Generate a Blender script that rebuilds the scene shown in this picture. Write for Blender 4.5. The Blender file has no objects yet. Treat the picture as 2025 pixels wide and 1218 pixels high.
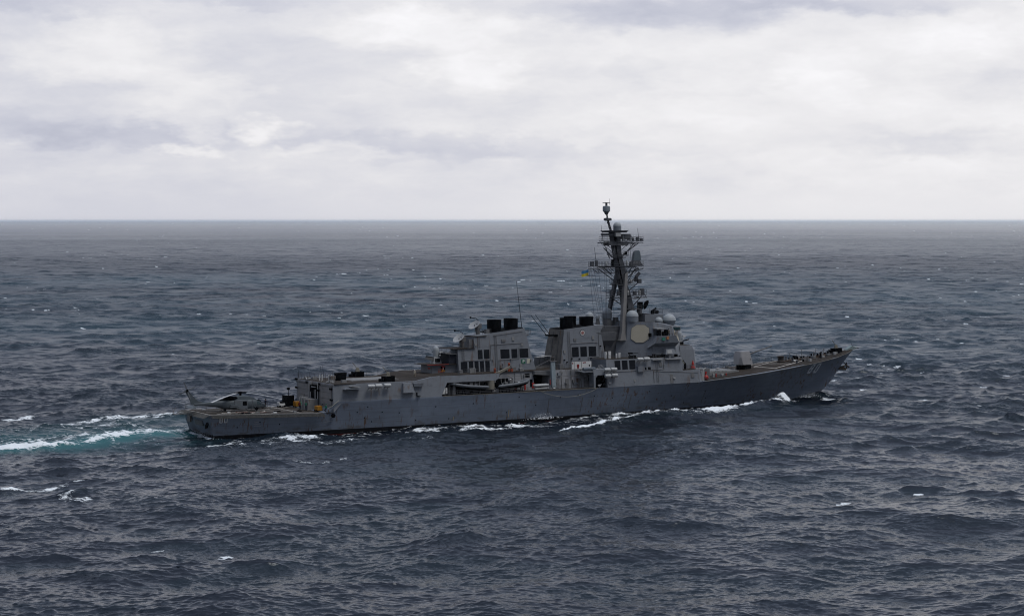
import bpy, bmesh, math, random
import numpy as np
from mathutils import Vector, Matrix
R = math.radians
random.seed(7)
scn = bpy.context.scene
COL = scn.collection

# ---------------------------------------------------------------- camera, sky, sun, exposure
F_PX, CAM_H = 3400.0, 39.0
cam = bpy.data.objects.new("camera", bpy.data.cameras.new("camera"))
COL.objects.link(cam)
cam.location = (0, 0, CAM_H)
cam.rotation_euler = (R(90), 0, 0)
cam.data.sensor_width = 36
cam.data.lens = F_PX / 2025 * 36
cam.data.shift_y = -(609 - 436.0) / 2025
cam.data.clip_start = 1
cam.data.clip_end = 120000
scn.camera = cam
scn.view_settings.view_transform = 'Standard'
scn.view_settings.look = 'None'
scn.view_settings.exposure = 0
scn.view_settings.gamma = 1
scn.cycles.max_bounces = 6
scn.cycles.volume_bounces = 2
scn.cycles.use_denoising = True
scn.cycles.filter_width = 1.1

SUN_AZ, SUN_EL = R(118), R(66)        # azimuth measured from +Y (away from the camera) towards +X

class NT:
    """tiny helper for node trees"""
    def __init__(s, tree):
        s.t = tree; s.n = tree.nodes; s.l = tree.links
    def new(s, ty, **kw):
        n = s.n.new(ty)
        for k, v in kw.items():
            setattr(n, k, v)
        return n
    def put(s, v, sock):
        if isinstance(v, bpy.types.NodeSocket): s.l.new(v, sock)
        else: sock.default_value = v
    def math(s, op, a, b=0.0, c=0.0, clamp=False):
        n = s.new('ShaderNodeMath', operation=op, use_clamp=clamp)
        s.put(a, n.inputs[0]); s.put(b, n.inputs[1]); s.put(c, n.inputs[2])
        return n.outputs[0]
    def vmath(s, op, a, b=(0, 0, 0)):
        n = s.new('ShaderNodeVectorMath', operation=op)
        s.put(a, n.inputs[0]); s.put(b, n.inputs[1])
        return n.outputs[0]
    def noise(s, vec, scale, detail=4, rough=.55, color=False, dist=0):
        n = s.new('ShaderNodeTexNoise')
        if vec is not None: s.l.new(vec, n.inputs['Vector'])
        n.inputs['Scale'].default_value = scale; n.inputs['Detail'].default_value = detail
        n.inputs['Roughness'].default_value = rough; n.inputs['Distortion'].default_value = dist
        return n.outputs['Color' if color else 'Fac']
    def mapr(s, v, a, b, c=0.0, d=1.0, smooth=True):
        n = s.new('ShaderNodeMapRange', interpolation_type='SMOOTHSTEP' if smooth else 'LINEAR')
        s.put(v, n.inputs[0])
        for i, x in enumerate((a, b, c, d)): s.put(x, n.inputs[i + 1])
        return n.outputs[0]
    def mix(s, f, a, b, mode='MIX'):
        n = s.new('ShaderNodeMix', data_type='RGBA', blend_type=mode)
        s.put(f, n.inputs[0])
        s.put(a if isinstance(a, bpy.types.NodeSocket) else (*a, 1)[:4], n.inputs[6])
        s.put(b if isinstance(b, bpy.types.NodeSocket) else (*b, 1)[:4], n.inputs[7])
        return n.outputs[2]
    def mapping(s, vec, loc=(0, 0, 0), rot=(0, 0, 0), scale=(1, 1, 1)):
        n = s.new('ShaderNodeMapping')
        s.l.new(vec, n.inputs[0])
        n.inputs[1].default_value = loc; n.inputs[2].default_value = rot; n.inputs[3].default_value = scale
        return n.outputs[0]

def srgb(r, g, b):
    f = lambda c: (c / 255 / 12.92) if c <= 10 else ((c / 255 + .055) / 1.055) ** 2.4
    return (f(r), f(g), f(b))

def make_world():
    w = bpy.data.worlds.new("World"); scn.world = w; w.use_nodes = True
    t = NT(w.node_tree); t.n.clear()
    out = t.new('ShaderNodeOutputWorld'); bg = t.new('ShaderNodeBackground')
    sky = t.new('ShaderNodeTexSky', sky_type='NISHITA', sun_disc=False, sun_elevation=SUN_EL, sun_rotation=SUN_AZ)
    sky.dust_density = 4
    tc = t.new('ShaderNodeTexCoord').outputs['Generated']
    sep = t.new('ShaderNodeSeparateXYZ'); t.l.new(tc, sep.inputs[0])
    x, y, z = sep.outputs
    # azimuth and elevation of the direction, in degrees (0 azimuth = +Y)
    az = t.math('MULTIPLY', t.math('ARCTAN2', x, y), 57.2958)
    hor = t.math('SQRT', t.math('ADD', t.math('MULTIPLY', x, x), t.math('MULTIPLY', y, y)))
    el = t.math('MULTIPLY', t.math('ARCTAN2', z, hor), 57.2958)
    cmb = t.new('ShaderNodeCombineXYZ'); t.l.new(az, cmb.inputs[0]); t.l.new(el, cmb.inputs[1])
    ae = cmb.outputs[0]
    # wobble the coordinates so that cloud patches get ragged edges
    wob = t.vmath('SUBTRACT', t.noise(t.mapping(ae, scale=(.55, 1.3, 1)), 1.0, 5, .6, color=True), (.5, .5, .5))
    wob = t.vmath('MULTIPLY', wob, (4.2, 1.7, 0))
    aw = t.vmath('ADD', ae, wob)
    base = t.noise(t.mapping(ae, loc=(3.1, 7.7, 0), scale=(.16, .55, 1)), 1.0, 6, .55)
    fine = t.noise(t.mapping(aw, loc=(13.1, 2.7, 0), scale=(.45, 1.1, 1)), 1.0, 6, .6)
    d = t.math('MULTIPLY', t.math('SUBTRACT', base, .5), .34)
    d = t.math('ADD', d, t.math('MULTIPLY', t.math('SUBTRACT', fine, .5), .15))
    def blob(u, v, su, sv, amp):      # a cloud patch in the sky: azimuth/elevation, half widths in degrees
        n = t.vmath('SUBTRACT', aw, (u, v, 0)); n = t.vmath('MULTIPLY', n, (1 / su, 1 / sv, 0))
        l = t.new('ShaderNodeVectorMath', operation='LENGTH'); t.l.new(n, l.inputs[0])
        return t.math('MULTIPLY', t.mapr(l.outputs['Value'], 1.35, .15), amp)
    for b in CLOUDS:
        d = t.math('ADD', d, blob(*b))
    # elevation ramp: pale, slightly purple towards the zenith, even grey at the horizon; brighter to the right
    side = t.mapr(az, -17, 14, -.055, .085)
    low = t.mapr(el, 2.2, .0, 0, 1)
    d = t.math('MULTIPLY', d, t.mapr(el, 0, 1.6, .12, 1.0))
    d = t.math('ADD', d, side)
    val = t.math('ADD', d, .815)
    val = t.math('SUBTRACT', val, t.math('MULTIPLY', low, .02))
    # the deck overhead is much heavier and bluer than the bright band near the horizon
    val = t.math('MULTIPLY', val, t.math('SUBTRACT', 1.0, t.mapr(el, 7.2, 20, 0, .52)))
    val = t.math('ADD', val, t.mapr(el, 35, 80, 0, .5))
    # the sky behind the camera is darker still, low down
    back = t.math('MULTIPLY', t.mapr(t.math('ABSOLUTE', az), 55, 120), t.mapr(el, 60, 10))
    val = t.math('MULTIPLY', val, t.math('SUBTRACT', 1.0, t.math('MULTIPLY', back, .70)))
    lift = t.mapr(el, 7.4, 20, 0, 1)
    # clouds: grey-blue where thin in light, warm white where bright
    grey = t.mapr(val, .55, .92, 1, 0)
    colr = t.mix(lift, t.mix(grey, (.985, .975, 1.0), (.875, .905, 1.075)), (.75, .88, 1.18))
    v3 = t.new('ShaderNodeCombineXYZ')
    for i in range(3): t.l.new(val, v3.inputs[i])
    cl = t.vmath('MULTIPLY', v3.outputs[0], colr)
    skyc = t.vmath('MULTIPLY', sky.outputs[0], (.1, .1, .1))
    fin = t.mix(.94, skyc, cl)
    t.l.new(fin, bg.inputs[0]); bg.inputs[1].default_value = 1.0
    t.l.new(bg.outputs[0], out.inputs[0])

CLOUDS = [  # azimuth, elevation (deg), half widths, strength
    (-13.2, 5.4, 3.2, 1.0, .16), (-10.5, 4.0, 2.2, .9, .12), (-3.2, 6.3, 3.2, .7, .17), (-1.4, 5.1, 2.2, .8, .16),
    (-8.2, 3.0, 1.1, .45, .20), (-10.6, 2.35, 1.3, .22, .16), (-10.5, 2.9, .8, .4, .12), (-5.5, 2.35, 3.2, .25, .10),
    (-11.8, 2.75, 4.6, .55, -.12), (-3.5, 2.55, 4.5, .55, -.10), (-16.5, 3.1, 2.6, .8, -.09), (-16, 6.9, 3.0, .5, -.09),
    (5.5, 6.95, 5.6, .75, -.19), (12, 7.1, 5, .45, -.13), (-9.5, 7.2, 3, .3, -.08),
    (4.2, 5.0, 1.6, .5, -.06), (10.2, 4.6, 1.6, 1.0, .07), (14.4, 6.0, 2.0, .6, .08), (13.8, 2.45, 3.2, .45, -.09),
    (15.5, 4.5, 2, .8, -.07), (4, 3.6, 3.5, .5, .07), (1.5, 2.3, 5, .4, -.05),
]
make_world()

sun = bpy.data.objects.new("sun", bpy.data.lights.new("sun", 'SUN'))
COL.objects.link(sun)
sun.data.energy = 1.4; sun.data.angle = R(26); sun.data.color = (1, .96, .9)
sdir = Vector((math.sin(SUN_AZ) * math.cos(SUN_EL), math.cos(SUN_AZ) * math.cos(SUN_EL), math.sin(SUN_EL)))
sun.rotation_euler = sdir.to_track_quat('Z', 'Y').to_euler()

# ---------------------------------------------------------------- ship frame (x forward from transom, y port, z up)
HEEL, TRIM, HEAD = R(1.2), R(-.3), R(30)
def ship_matrix(heel=HEEL, trim=TRIM):
    return (Matrix.Translation((3.4, 346, 0)) @ Matrix.Rotation(HEAD, 4, 'Z') @ Matrix.Rotation(-trim, 4, 'Y')
            @ Matrix.Rotation(-heel, 4, 'X') @ Matrix.Translation((-70, 0, 0)))
SHIP = ship_matrix()

def tag(o, label=None, cat=None, group=None, kind=None):
    if label: o['label'] = label
    if cat: o['category'] = cat
    if group: o['group'] = group
    if kind: o['kind'] = kind
    return o

# ---------------------------------------------------------------- sea
def ocean_tile(L, N, seed, lmin, lmax, wdir, V=10.0, spread=1.4):
    rng = np.random.default_rng(seed)
    k1 = np.fft.fftfreq(N, 1 / N) * 2 * np.pi / L
    kx, ky = np.meshgrid(k1, k1, indexing='ij')
    k = np.hypot(kx, ky); k[0, 0] = 1
    Lw = V * V / 9.81
    c = (kx * math.cos(wdir) + ky * math.sin(wdir)) / k
    P = np.exp(-1 / (k * Lw) ** 2) / k ** 4 * (np.abs(c) ** spread + .15) * np.where(c < 0, .35, 1)
    lam = 2 * np.pi / k
    P *= (lam >= lmin) & (lam < lmax); P[0, 0] = 0
    hk = (rng.normal(size=(N, N)) + 1j * rng.normal(size=(N, N))) * np.sqrt(P) * (2 * np.pi / L)
    re = lambda a: np.real(np.fft.ifft2(a)) * N * N
    h = re(hk); dx = re(-1j * kx / k * hk); dy = re(-1j * ky / k * hk)
    div = re(kx * kx / k * hk) + re(ky * ky / k * hk)
    return [a.astype(np.float32) for a in (h, dx, dy, -div)]

def sample(fields, L, X, Y, rot):
    N = fields[0].shape[0]
    c, s = math.cos(rot), math.sin(rot)
    u = ((c * X - s * Y) / L % 1.0) * N; v = ((s * X + c * Y) / L % 1.0) * N
    i = np.floor(u).astype(np.int64); j = np.floor(v).astype(np.int64)
    fu = (u - i).astype(np.float32); fv = (v - j).astype(np.float32)
    i %= N; j %= N; i2 = (i + 1) % N; j2 = (j + 1) % N
    a, b, cc, d = i * N + j, i2 * N + j, i * N + j2, i2 * N + j2
    w = ((1 - fu) * (1 - fv), fu * (1 - fv), (1 - fu) * fv, fu * fv)
    out = []
    for f in fields:
        g = f.ravel(); out.append(g[a] * w[0] + g[b] * w[1] + g[cc] * w[2] + g[d] * w[3])
    h, dx, dy, dv = out
    return h, c * dx + s * dy, -s * dx + c * dy, dv

def sstep(a, b, x):
    t = np.clip((x - a) / (b - a), 0, 1); return t * t * (3 - 2 * t)

def poly_dist(S, T, pts):
    """distance to a polyline and the parameter (0..1) along it"""
    best = np.full(S.shape, 1e9); par = np.zeros(S.shape); n = len(pts) - 1
    for i in range(n):
        (ax, ay), (bx, by) = pts[i][:2], pts[i + 1][:2]
        vx, vy = bx - ax, by - ay
        t = np.clip(((S - ax) * vx + (T - ay) * vy) / (vx * vx + vy * vy), 0, 1)
        d = np.hypot(S - ax - t * vx, T - ay - t * vy)
        m = d < best
        best[m] = d[m]; par[m] = ((i + t) / n)[m]
    return best, par

def vnoise(X, Y, scale, seed):
    """smooth value noise"""
    rng = np.random.default_rng(seed); g = rng.random((256, 256))
    u, v = X / scale, Y / scale
    i = np.floor(u).astype(int); j = np.floor(v).astype(int)
    fu, fv = u - i, v - j; fu = fu * fu * (3 - 2 * fu); fv = fv * fv * (3 - 2 * fv)
    i &= 255; j &= 255; i2 = (i + 1) & 255; j2 = (j + 1) & 255
    return (g[i, j] * (1 - fu) + g[i2, j] * fu) * (1 - fv) + (g[i, j2] * (1 - fu) + g[i2, j2] * fu) * fv

HX = [0, 10, 20, 40, 60, 80, 90, 100, 107, 115, 123, 131, 140, 147, 152, 155.3]
HDK = [7.0, 7.9, 8.6, 9.5, 9.9, 9.9, 9.8, 9.8, 9.7, 9.3, 8.7, 7.7, 6.0, 4.0, 2.0, .12]
HWX = [1.0, 10, 20, 40, 60, 80, 90, 100, 115, 130, 140, 144]
HWL = [6.2, 7.0, 7.7, 8.5, 8.7, 8.2, 7.6, 6.8, 4.8, 2.3, .7, .06]

# ridges raised by the ship and by a few steep seas: points (s, t) in ship axes, height, half width
RIDGES = [
    ([(143.0, -3), (141.5, -8), (140.5, -15), (139.5, -23)], 1.15, 2.3),
    ([(134, -4.2), (128.5, -7.5), (124, -10), (118, -13), (111, -15)], 1.5, 2.2),
    ([(129.2, -7.6), (127.6, -8.2), (126.2, -9)], 1.35, 1.1),
    ([(111, -15.5), (104, -17.0), (97, -15.5), (88, -12.5)], .8, 2.2),
    ([(88, -17), (80, -20), (74, -22.5), (64, -27), (58, -30)], 1.0, 2.4),
    ([(141.5, 4), (136, 9), (126, 15), (112, 21)], 1.0, 2.4),
    ([(0, 4), (-8, 5), (-18, 1.5), (-28, .5), (-40, .5), (-70, 1)], .9, 3.0),
    ([(-18, 4), (-26, 5)], .7, 3.0),
]
TROUGHS = [([(122, -4.5), (112, -8), (102, -10), (92, -9.5)], -.75, 3.6), ([(68, -10.2), (60, -10.5)], -.8, 3.0),
           ([(100, -21), (90, -23), (80, -27)], -.8, 3.5), ([(139, -2), (130, -5)], -.5, 2.5)]
# foam: points, half width, strength, raggedness
FOAM = [
    ([(137, -3.3), (131.5, -5.6), (128.5, -7.6)], .7, .55),
    ([(128.6, -8), (127, -8.8)], 1.3, 2.2),
    ([(127, -9.6), (122, -11.2), (117, -13.6), (111, -15.8)], .75, 1.15),
    ([(111, -16.2), (105, -17.6), (99, -16.6), (92, -13.4), (86, -11.2), (78, -10.2), (70, -10.4)], 1.25, 1.0),
    ([(104, -14.5), (97, -13.3), (88, -11)], 2.4, .8),
    ([(92, -15.5), (84, -15.0), (76, -15.2), (69, -16), (60, -15.5)], 1.7, .72),
    ([(79, -20.4), (74, -22.3), (69.5, -24.4), (64, -26.8), (59, -28.6)], .7, 1.15),
    ([(58, -15), (50, -16.3), (43, -16.8), (37, -16.2)], 1.1, .8),
    ([(60, -11.4), (48, -11.2), (36, -11), (24, -10.8), (10, -10.2)], 1.3, .55),
    ([(16, -17.5), (6, -17), (-4, -16), (-10, -15)], 3.8, .55),
    ([(12, -40), (7, -42), (3, -38.5)], .7, .85),
    ([(36, -26), (24, -23), (12, -24)], 3.5, .40),
    ([(72, -12), (60, -12.6), (46, -12.4), (30, -12.2)], 2.0, .62),
    ([(84, -14), (76, -13.2), (68, -12.8)], 2.0, .8),
    ([(20, -14), (8, -13.6), (-4, -13.5)], 2.4, .58),
    ([(1.2, 5.5), (1.2, -4), (-.5, -6)], .8, 1.1),
    ([(2, 3), (-6, 4.6), (-14, 2.6), (-20, -.6), (-30, -1.5), (-46, -1), (-90, 0)], 1.7, 1.05),
    ([(-14, 5.6), (-19, 5.5), (-24, 3.0)], 2.6, .9),
    ([(-4, 7), (-20, 7), (-40, 6), (-90, 6)], 5.0, .5),
    ([(10, 17), (0, 20), (-10, 21), (-26, 20), (-60, 22)], 3.2, .42),
    ([(18, 28), (8, 32.5), (-2, 34), (-12, 33), (-18, 31)], 2.4, .62),
    ([(0, 25), (-12, 27), (-24, 25)], 5, .5),
    ([(-40, -56), (-41, -60), (-38, -63)], 1.6, .8), ([(-46, -44), (-39, -45), (-33, -42)], .8, .9),
    ([(-18, 41), (-24, 44)], 2.2, .9),
]
AQUA = [([(2, 3), (-8, 3), (-20, -1), (-32, -1.5), (-90, -1)], 3.8, .6), ([(-2, 12), (-16, 12), (-40, 10), (-90, 10)], 9, .28),
        ([(10, 26), (-14, 26)], 8, .15)]

def build_sea():
    H = CAM_H
    # rows: radius from the camera's foot
    r_near = np.geomspace(8, 140, 46)[:-1]
    px = F_PX * 1024 / 2025 * H
    dy = np.concatenate([np.linspace(px / 140, px / 620, 1400)[:-1], np.linspace(px / 620, px / 30000, 300)])
    r = np.concatenate([r_near, px / dy, [36000, 45000, 56000.]])
    dense = np.radians(np.arange(-19.5, 19.5001, .045))
    rest = np.radians(np.linspace(19.5, 340.5, 150))[1:-1]
    a = np.concatenate([dense, rest])
    nr, na = len(r), len(a)
    X = (np.sin(a)[None, :] * r[:, None]); Y = (np.cos(a)[None, :] * r[:, None])
    dr = np.gradient(r)[:, None] * np.ones((1, na))
    da = np.gradient(np.append(a, a[0] + 2 * np.pi))[:-1]
    sp = np.maximum(dr, r[:, None] * np.abs(da)[None, :]).astype(np.float32)
    W = R(100)   # wind waves travel along this direction (from +X)
    bands = [(900, 512, 1, 34, 400, 0.0), (900, 512, 2, 15, 34, .0), (260, 512, 3, 7, 15, .35), (260, 512, 4, 3.4, 7, .35),
             (61, 512, 5, 1.5, 3.4, -.5), (61, 512, 6, .6, 1.5, -.5)]
    gain = [.8, 1.15, 1.45, 1.4, 1.4, 1.7]
    tiles = [ocean_tile(L, N, sd, lo, hi, W + rot) for (L, N, sd, lo, hi, rot) in bands]
    tot = math.sqrt(sum(float(t[0].var()) for t in tiles))
    A = SEA_RMS / tot
    Z = np.zeros_like(X); DX = np.zeros_like(X); DY = np.zeros_like(X); J = np.zeros_like(X); lost = np.zeros_like(X)
    # gusty patches: the short waves are livelier in some places than in others
    gust = .55 + .9 * vnoise(X + 900, Y + 300, 170, 5) * (.6 + .8 * vnoise(X, Y, 55, 6))
    grp = .62 + 1.5 * (vnoise(X * .6 + 70, Y + 40, 26, 15) * .6 + vnoise(X * .7, Y, 75, 16) * .4) ** 2.2
    for (L, N, sd, lo, hi, rot), t, g in zip(bands, tiles, gain):
        h, dx, dy, dv = sample(t, L, X, Y, rot)
        lam = math.sqrt(lo * hi)
        fade = sstep(1.3, 2.8, lam / sp)
        k = A * g * (1 if lo > 12 else (gust if lo < 3 else grp))
        hk_ = h * k; pk = 1.1 * 2 * math.pi / lam
        Z += (hk_ + pk * (hk_ * hk_ - float((t[0] * A * g).var()))) * fade; DX += dx * k * fade; DY += dy * k * fade
        if lo >= 3: J += dv * k
        sl = float(t[3].std()) * A * g
        lost += (1 - fade) * sl ** 2
    # wind: livelier water in the middle distance, calmer far out, and broad patches of both
    fac = np.interp(np.log(r), np.log([1, 450, 700, 1300, 2000, 3000, 4600, 9000, 18000, 60000]), [1, 1.05, 1.28, 1.25, .85, .6, .38, .16, .05, .02])[:, None]
    fac = fac * (.82 + .36 * vnoise(X / 3.5, Y, 420, 31) * (.7 + .6 * vnoise(X / 2, Y, 120, 32)))
    lost = (np.sqrt(lost) + .06) * fac
    # ship axes
    c, s = math.cos(HEAD), math.sin(HEAD)
    S = (X - 3.4) * c + (Y - 346) * s + 70; T = -(X - 3.4) * s + (Y - 346) * c
    near = (S > -130) & (S < 190) & (np.abs(T) < 90)
    Sn, Tn = S[near], T[near]
    wob = (vnoise(Sn, Tn, 3.3, 8) - .5) * 1.6 + (vnoise(Sn, Tn, 1.1, 9) - .5) * .6
    dz = np.zeros_like(Sn); quiet = np.ones_like(Sn)
    for pts, hgt, wd in RIDGES + TROUGHS:
        d, p = poly_dist(Sn + wob, Tn + wob * .5, pts)
        e = np.clip(1.15 - np.abs(p - .45) * 1.7, .0, 1)
        dz += hgt * np.exp(-(d / wd) ** 2) * e
    fo = np.zeros_like(Sn); aq = np.zeros_like(Sn)
    n1 = vnoise(Sn, Tn * 1.6, 1.5, 11); n2 = vnoise(Sn * .8, Tn * 1.6, .55, 12); n3 = vnoise(Sn, Tn, 4.5, 13)
    rag = n1 * .45 + n2 * .3 + n3 * .25
    for pts, wd, st in FOAM:
        d, p = poly_dist(Sn + wob * .8, Tn + wob * .5, pts)
        e = np.clip((1 - np.abs(p - .5) * 2) * 3 + .35, 0, 1)
        br_ = 1 if st > 2 else (.55 + .75 * sstep(.25, .75, vnoise(Sn + 31, Tn * .7, 6.5, 51) * .6 + vnoise(Sn, Tn, 2.4, 52) * .4))
        fo = np.maximum(fo, st * e * br_ * np.exp(-(d / wd) ** 2))
    for pts, wd, st in AQUA:
        d, p = poly_dist(Sn + wob, Tn + wob, pts)
        aq = np.maximum(aq, st * np.exp(-(d / wd) ** 2))
    # churned water astern: boils and lace across the whole width of the wake
    wz = np.exp(-((Tn - 6 + Sn * .02) / 13.0) ** 2) * sstep(5, -3, Sn) * np.clip(1.15 + Sn / 220, .4, 1)
    boil = vnoise(Sn, Tn, 5.5, 61) * .45 + vnoise(Sn + 9, Tn, 2.1, 62) * .35 + vnoise(Sn, Tn, .9, 63) * .2
    fo = np.maximum(fo, wz * sstep(.42, .78, boil) * .85)
    aq = np.maximum(aq, wz * sstep(.35, .75, boil) * .38)
    # a thin broken line of foam along the waterline
    wl = np.interp(Sn, HWX, HWL); dw = np.abs(np.abs(Tn) - wl)
    ins = (Sn > 0) & (Sn < 140)
    fo = np.maximum(fo, np.where(ins, .5 * np.exp(-(dw / .55) ** 2), 0))
    foam = np.clip(fo * (.35 + rag * .9), 0, 1.15)
    Zf = Z[near]; Zf += dz + np.clip(foam, 0, 1) * (n2 + n1 - .6) * .45; Z[near] = Zf
    # calm the ambient sea a little right against the hull
    FO = np.zeros_like(X); FO[near] = foam
    AQ = np.zeros_like(X); AQ[near] = aq
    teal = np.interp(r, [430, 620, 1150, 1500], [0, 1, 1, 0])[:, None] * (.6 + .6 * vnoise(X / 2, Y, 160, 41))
    # whitecaps where the crests fold
    mask = sstep(.50, .82, vnoise(X + 50, Y + 70, 60, 21) * .6 + vnoise(X, Y, 17, 22) * .4)
    band = 1 + 1.2 * np.exp(-((np.hypot(X, Y) - 850) / 350) ** 2)
    Mx = J * (.78 + .32 * mask) + .10 * np.clip(Z, -1, 1)
    rows = [(60, 580), (580, 1100), (1100, 1445), (1445, 1545), (1545, 1630), (1630, 1700)]
    rc = [r[(a + b) // 2] for a, b in rows]
    qs = [float(np.quantile(Mx[a:b, :860], 1 - f)) for (a, b), f in zip(rows, CAPS)]
    thr = np.interp(np.log(r), np.log(rc), qs)[:, None]
    crest = sstep(thr, thr + .035, Mx)
    br = vnoise(X, Y * 1.3, .8, 23) * .6 + vnoise(X, Y, .3, 24) * .4
    crest = crest * (.55 + .45 * sstep(.30, .55, br))
    FO = np.maximum(FO, crest * np.interp(r, [100, 500, 900], [.62, .7, .85])[:, None])
    X2 = X - DX * CHOP; Y2 = Y - DY * CHOP
    Z2 = Z
    co = np.stack([X2, Y2, Z2], -1).reshape(-1, 3).astype(np.float32)
    # centre fan
    idx = np.arange(nr * na).reshape(nr, na)
    nxt = np.roll(idx, -1, axis=1)
    q = np.stack([idx[:-1], nxt[:-1], nxt[1:], idx[1:]], -1).reshape(-1, 4)[:, ::-1]
    me = bpy.data.meshes.new("sea")
    me.vertices.add(len(co)); me.vertices.foreach_set("co", co.ravel())
    me.loops.add(q.size); me.polygons.add(len(q))
    me.loops.foreach_set("vertex_index", q.ravel().astype(np.int32))
    me.polygons.foreach_set("loop_start", np.arange(0, q.size, 4, dtype=np.int32))
    me.polygons.foreach_set("use_smooth", np.ones(len(q), dtype=bool))
    me.update(calc_edges=True); me.validate()
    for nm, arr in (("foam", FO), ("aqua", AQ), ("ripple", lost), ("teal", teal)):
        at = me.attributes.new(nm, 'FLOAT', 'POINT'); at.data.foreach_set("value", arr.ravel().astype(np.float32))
    o = bpy.data.objects.new("sea", me); COL.objects.link(o)
    tag(o, kind='structure')
    m = bpy.data.materials.new("sea_water"); m.use_nodes = True
    t = NT(m.node_tree); t.n.clear()
    out = t.new('ShaderNodeOutputMaterial'); p = t.new('ShaderNodeBsdfPrincipled')
    pos = t.new('ShaderNodeNewGeometry').outputs['Position']
    att = lambda n: t.new('ShaderNodeAttribute', attribute_name=n).outputs['Fac']
    foam, aqua, rip = att('foam'), att('aqua'), att('ripple')
    big = t.noise(t.mapping(pos, scale=(.0024, .0016, 1)), 1.0, 3, .5)
    patch = t.mapr(big, .40, .62)
    deep = t.mix(patch, (.0028, .0055, .011), (.0042, .0105, .016))  # broad patches of sunlit water put into the base colour
    # greener belt beyond the ship: sun through a cloud gap, put into the colour
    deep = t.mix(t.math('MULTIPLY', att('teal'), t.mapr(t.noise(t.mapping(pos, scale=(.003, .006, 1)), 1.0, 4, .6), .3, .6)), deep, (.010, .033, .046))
    colr = t.mix(aqua, deep, (.05, .20, .21))
    # foam: coverage compared with a strong ragged noise, so that it breaks into lace at its edges
    na = t.noise(t.mapping(pos, rot=(0, 0, .35), scale=(.55, 1.1, 1)), 1.1, 7, .72, dist=.5)
    nb = t.noise(t.mapping(pos, rot=(0, 0, -.3), scale=(.8, 1.6, 1)), 3.0, 4, .7)
    nn_ = t.math('ADD', t.math('MULTIPLY', na, .7), t.math('MULTIPLY', nb, .3))
    cov = t.math('ADD', t.math('MULTIPLY', t.math('SUBTRACT', nn_, .5), 3.0), .5)
    edge = t.math('SUBTRACT', 1.0, foam)
    ff = t.mapr(t.math('SUBTRACT', cov, edge), -.10, .16)
    ff = t.math('MULTIPLY', ff, t.mapr(foam, .03, .16))
    ff = t.math('MULTIPLY', ff, t.mapr(foam, 0, .8, .62, 1.0))
    colr = t.mix(ff, colr, (.80, .84, .85))
    t.l.new(colr, p.inputs['Base Color'])
    p.inputs['IOR'].default_value = 1.333
    p.inputs['Specular Tint'].default_value = (.84, .92, 1.0, 1)
    rgh = t.math('SQRT', t.math('ADD', RGH0, t.math('MULTIPLY', rip, RGH1)))
    t.put(t.math('ADD', rgh, t.math('MULTIPLY', ff, t.math('SUBTRACT', .8, rgh))), p.inputs['Roughness'])
    # ripples too fine for the mesh, as a direct tilt of the normal
    def rip_n(sc, st, rot, loc):
        v = t.noise(t.mapping(pos, loc=loc, rot=(0, 0, rot), scale=st), sc, 3, .6, color=True)
        return t.vmath('MULTIPLY', t.vmath('SUBTRACT', v, (.5, .5, .5)), (1, 1, 0))
    small = t.vmath('ADD', rip_n(2.4, (.7, 1.2, 1), .2, (5, 1, 0)), rip_n(.55, (.6, 1.3, 1), .1, (1, 9, 0)))
    far = t.vmath('ADD', rip_n(.16, (.7, 1.2, 1), .1, (3, 5, 0)), rip_n(.05, (.7, 1.2, 1), -.1, (8, 5, 0)))
    fsc = t.new('ShaderNodeVectorMath', operation='SCALE'); t.l.new(far, fsc.inputs[0]); t.put(t.math('MULTIPLY', rip, 5.0), fsc.inputs['Scale'])
    sv = t.new('ShaderNodeVectorMath', operation='SCALE'); t.l.new(small, sv.inputs[0])
    gustn = t.mapr(t.noise(t.mapping(pos, scale=(.0007, .0022, 1)), 1.0, 4, .6), .38, .62, .55, 1.6)
    t.put(t.math('MULTIPLY', gustn, t.math('ADD', RIP0, t.math('MULTIPLY', rip, RIP1))), sv.inputs['Scale'])
    nn = t.new('ShaderNodeNewGeometry').outputs['Normal']
    nrm = t.vmath('NORMALIZE', t.vmath('ADD', t.vmath('ADD', nn, fsc.outputs[0]), sv.outputs[0]))
    t.l.new(nrm, p.inputs['Normal'])
    t.l.new(p.outputs[0], out.inputs[0])
    me.materials.append(m)
    return o

CAPS = [.0005, .0012, .007, .020, .012, .004]
SEA_RMS, CHOP, CAP_T, RIP0, RIP1, RGH0, RGH1 = .51, 1.5, .10, .60, 2.2, .030, .36
build_sea()

def build_haze():
    bm = bmesh.new(); bmesh.ops.create_cube(bm, size=1)
    me = bpy.data.meshes.new("haze"); bm.to_mesh(me); bm.free()
    o = bpy.data.objects.new("haze", me); COL.objects.link(o)
    o.scale = (116000, 116000, 53.2); o.location = (0, 0, -8 + 26.6)
    m = bpy.data.materials.new("haze_air"); m.use_nodes = True
    t = NT(m.node_tree); t.n.clear()
    out = t.new('ShaderNodeOutputMaterial'); v = t.new('ShaderNodeVolumePrincipled')
    v.inputs['Color'].default_value = (.78, .89, 1, 1); v.inputs['Density'].default_value = HAZE
    v.inputs['Anisotropy'].default_value = .92
    t.l.new(v.outputs[0], out.inputs['Volume'])
    me.materials.append(m)
    tag(o, kind='stuff')
HAZE = 2.3e-5
build_haze()

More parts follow.
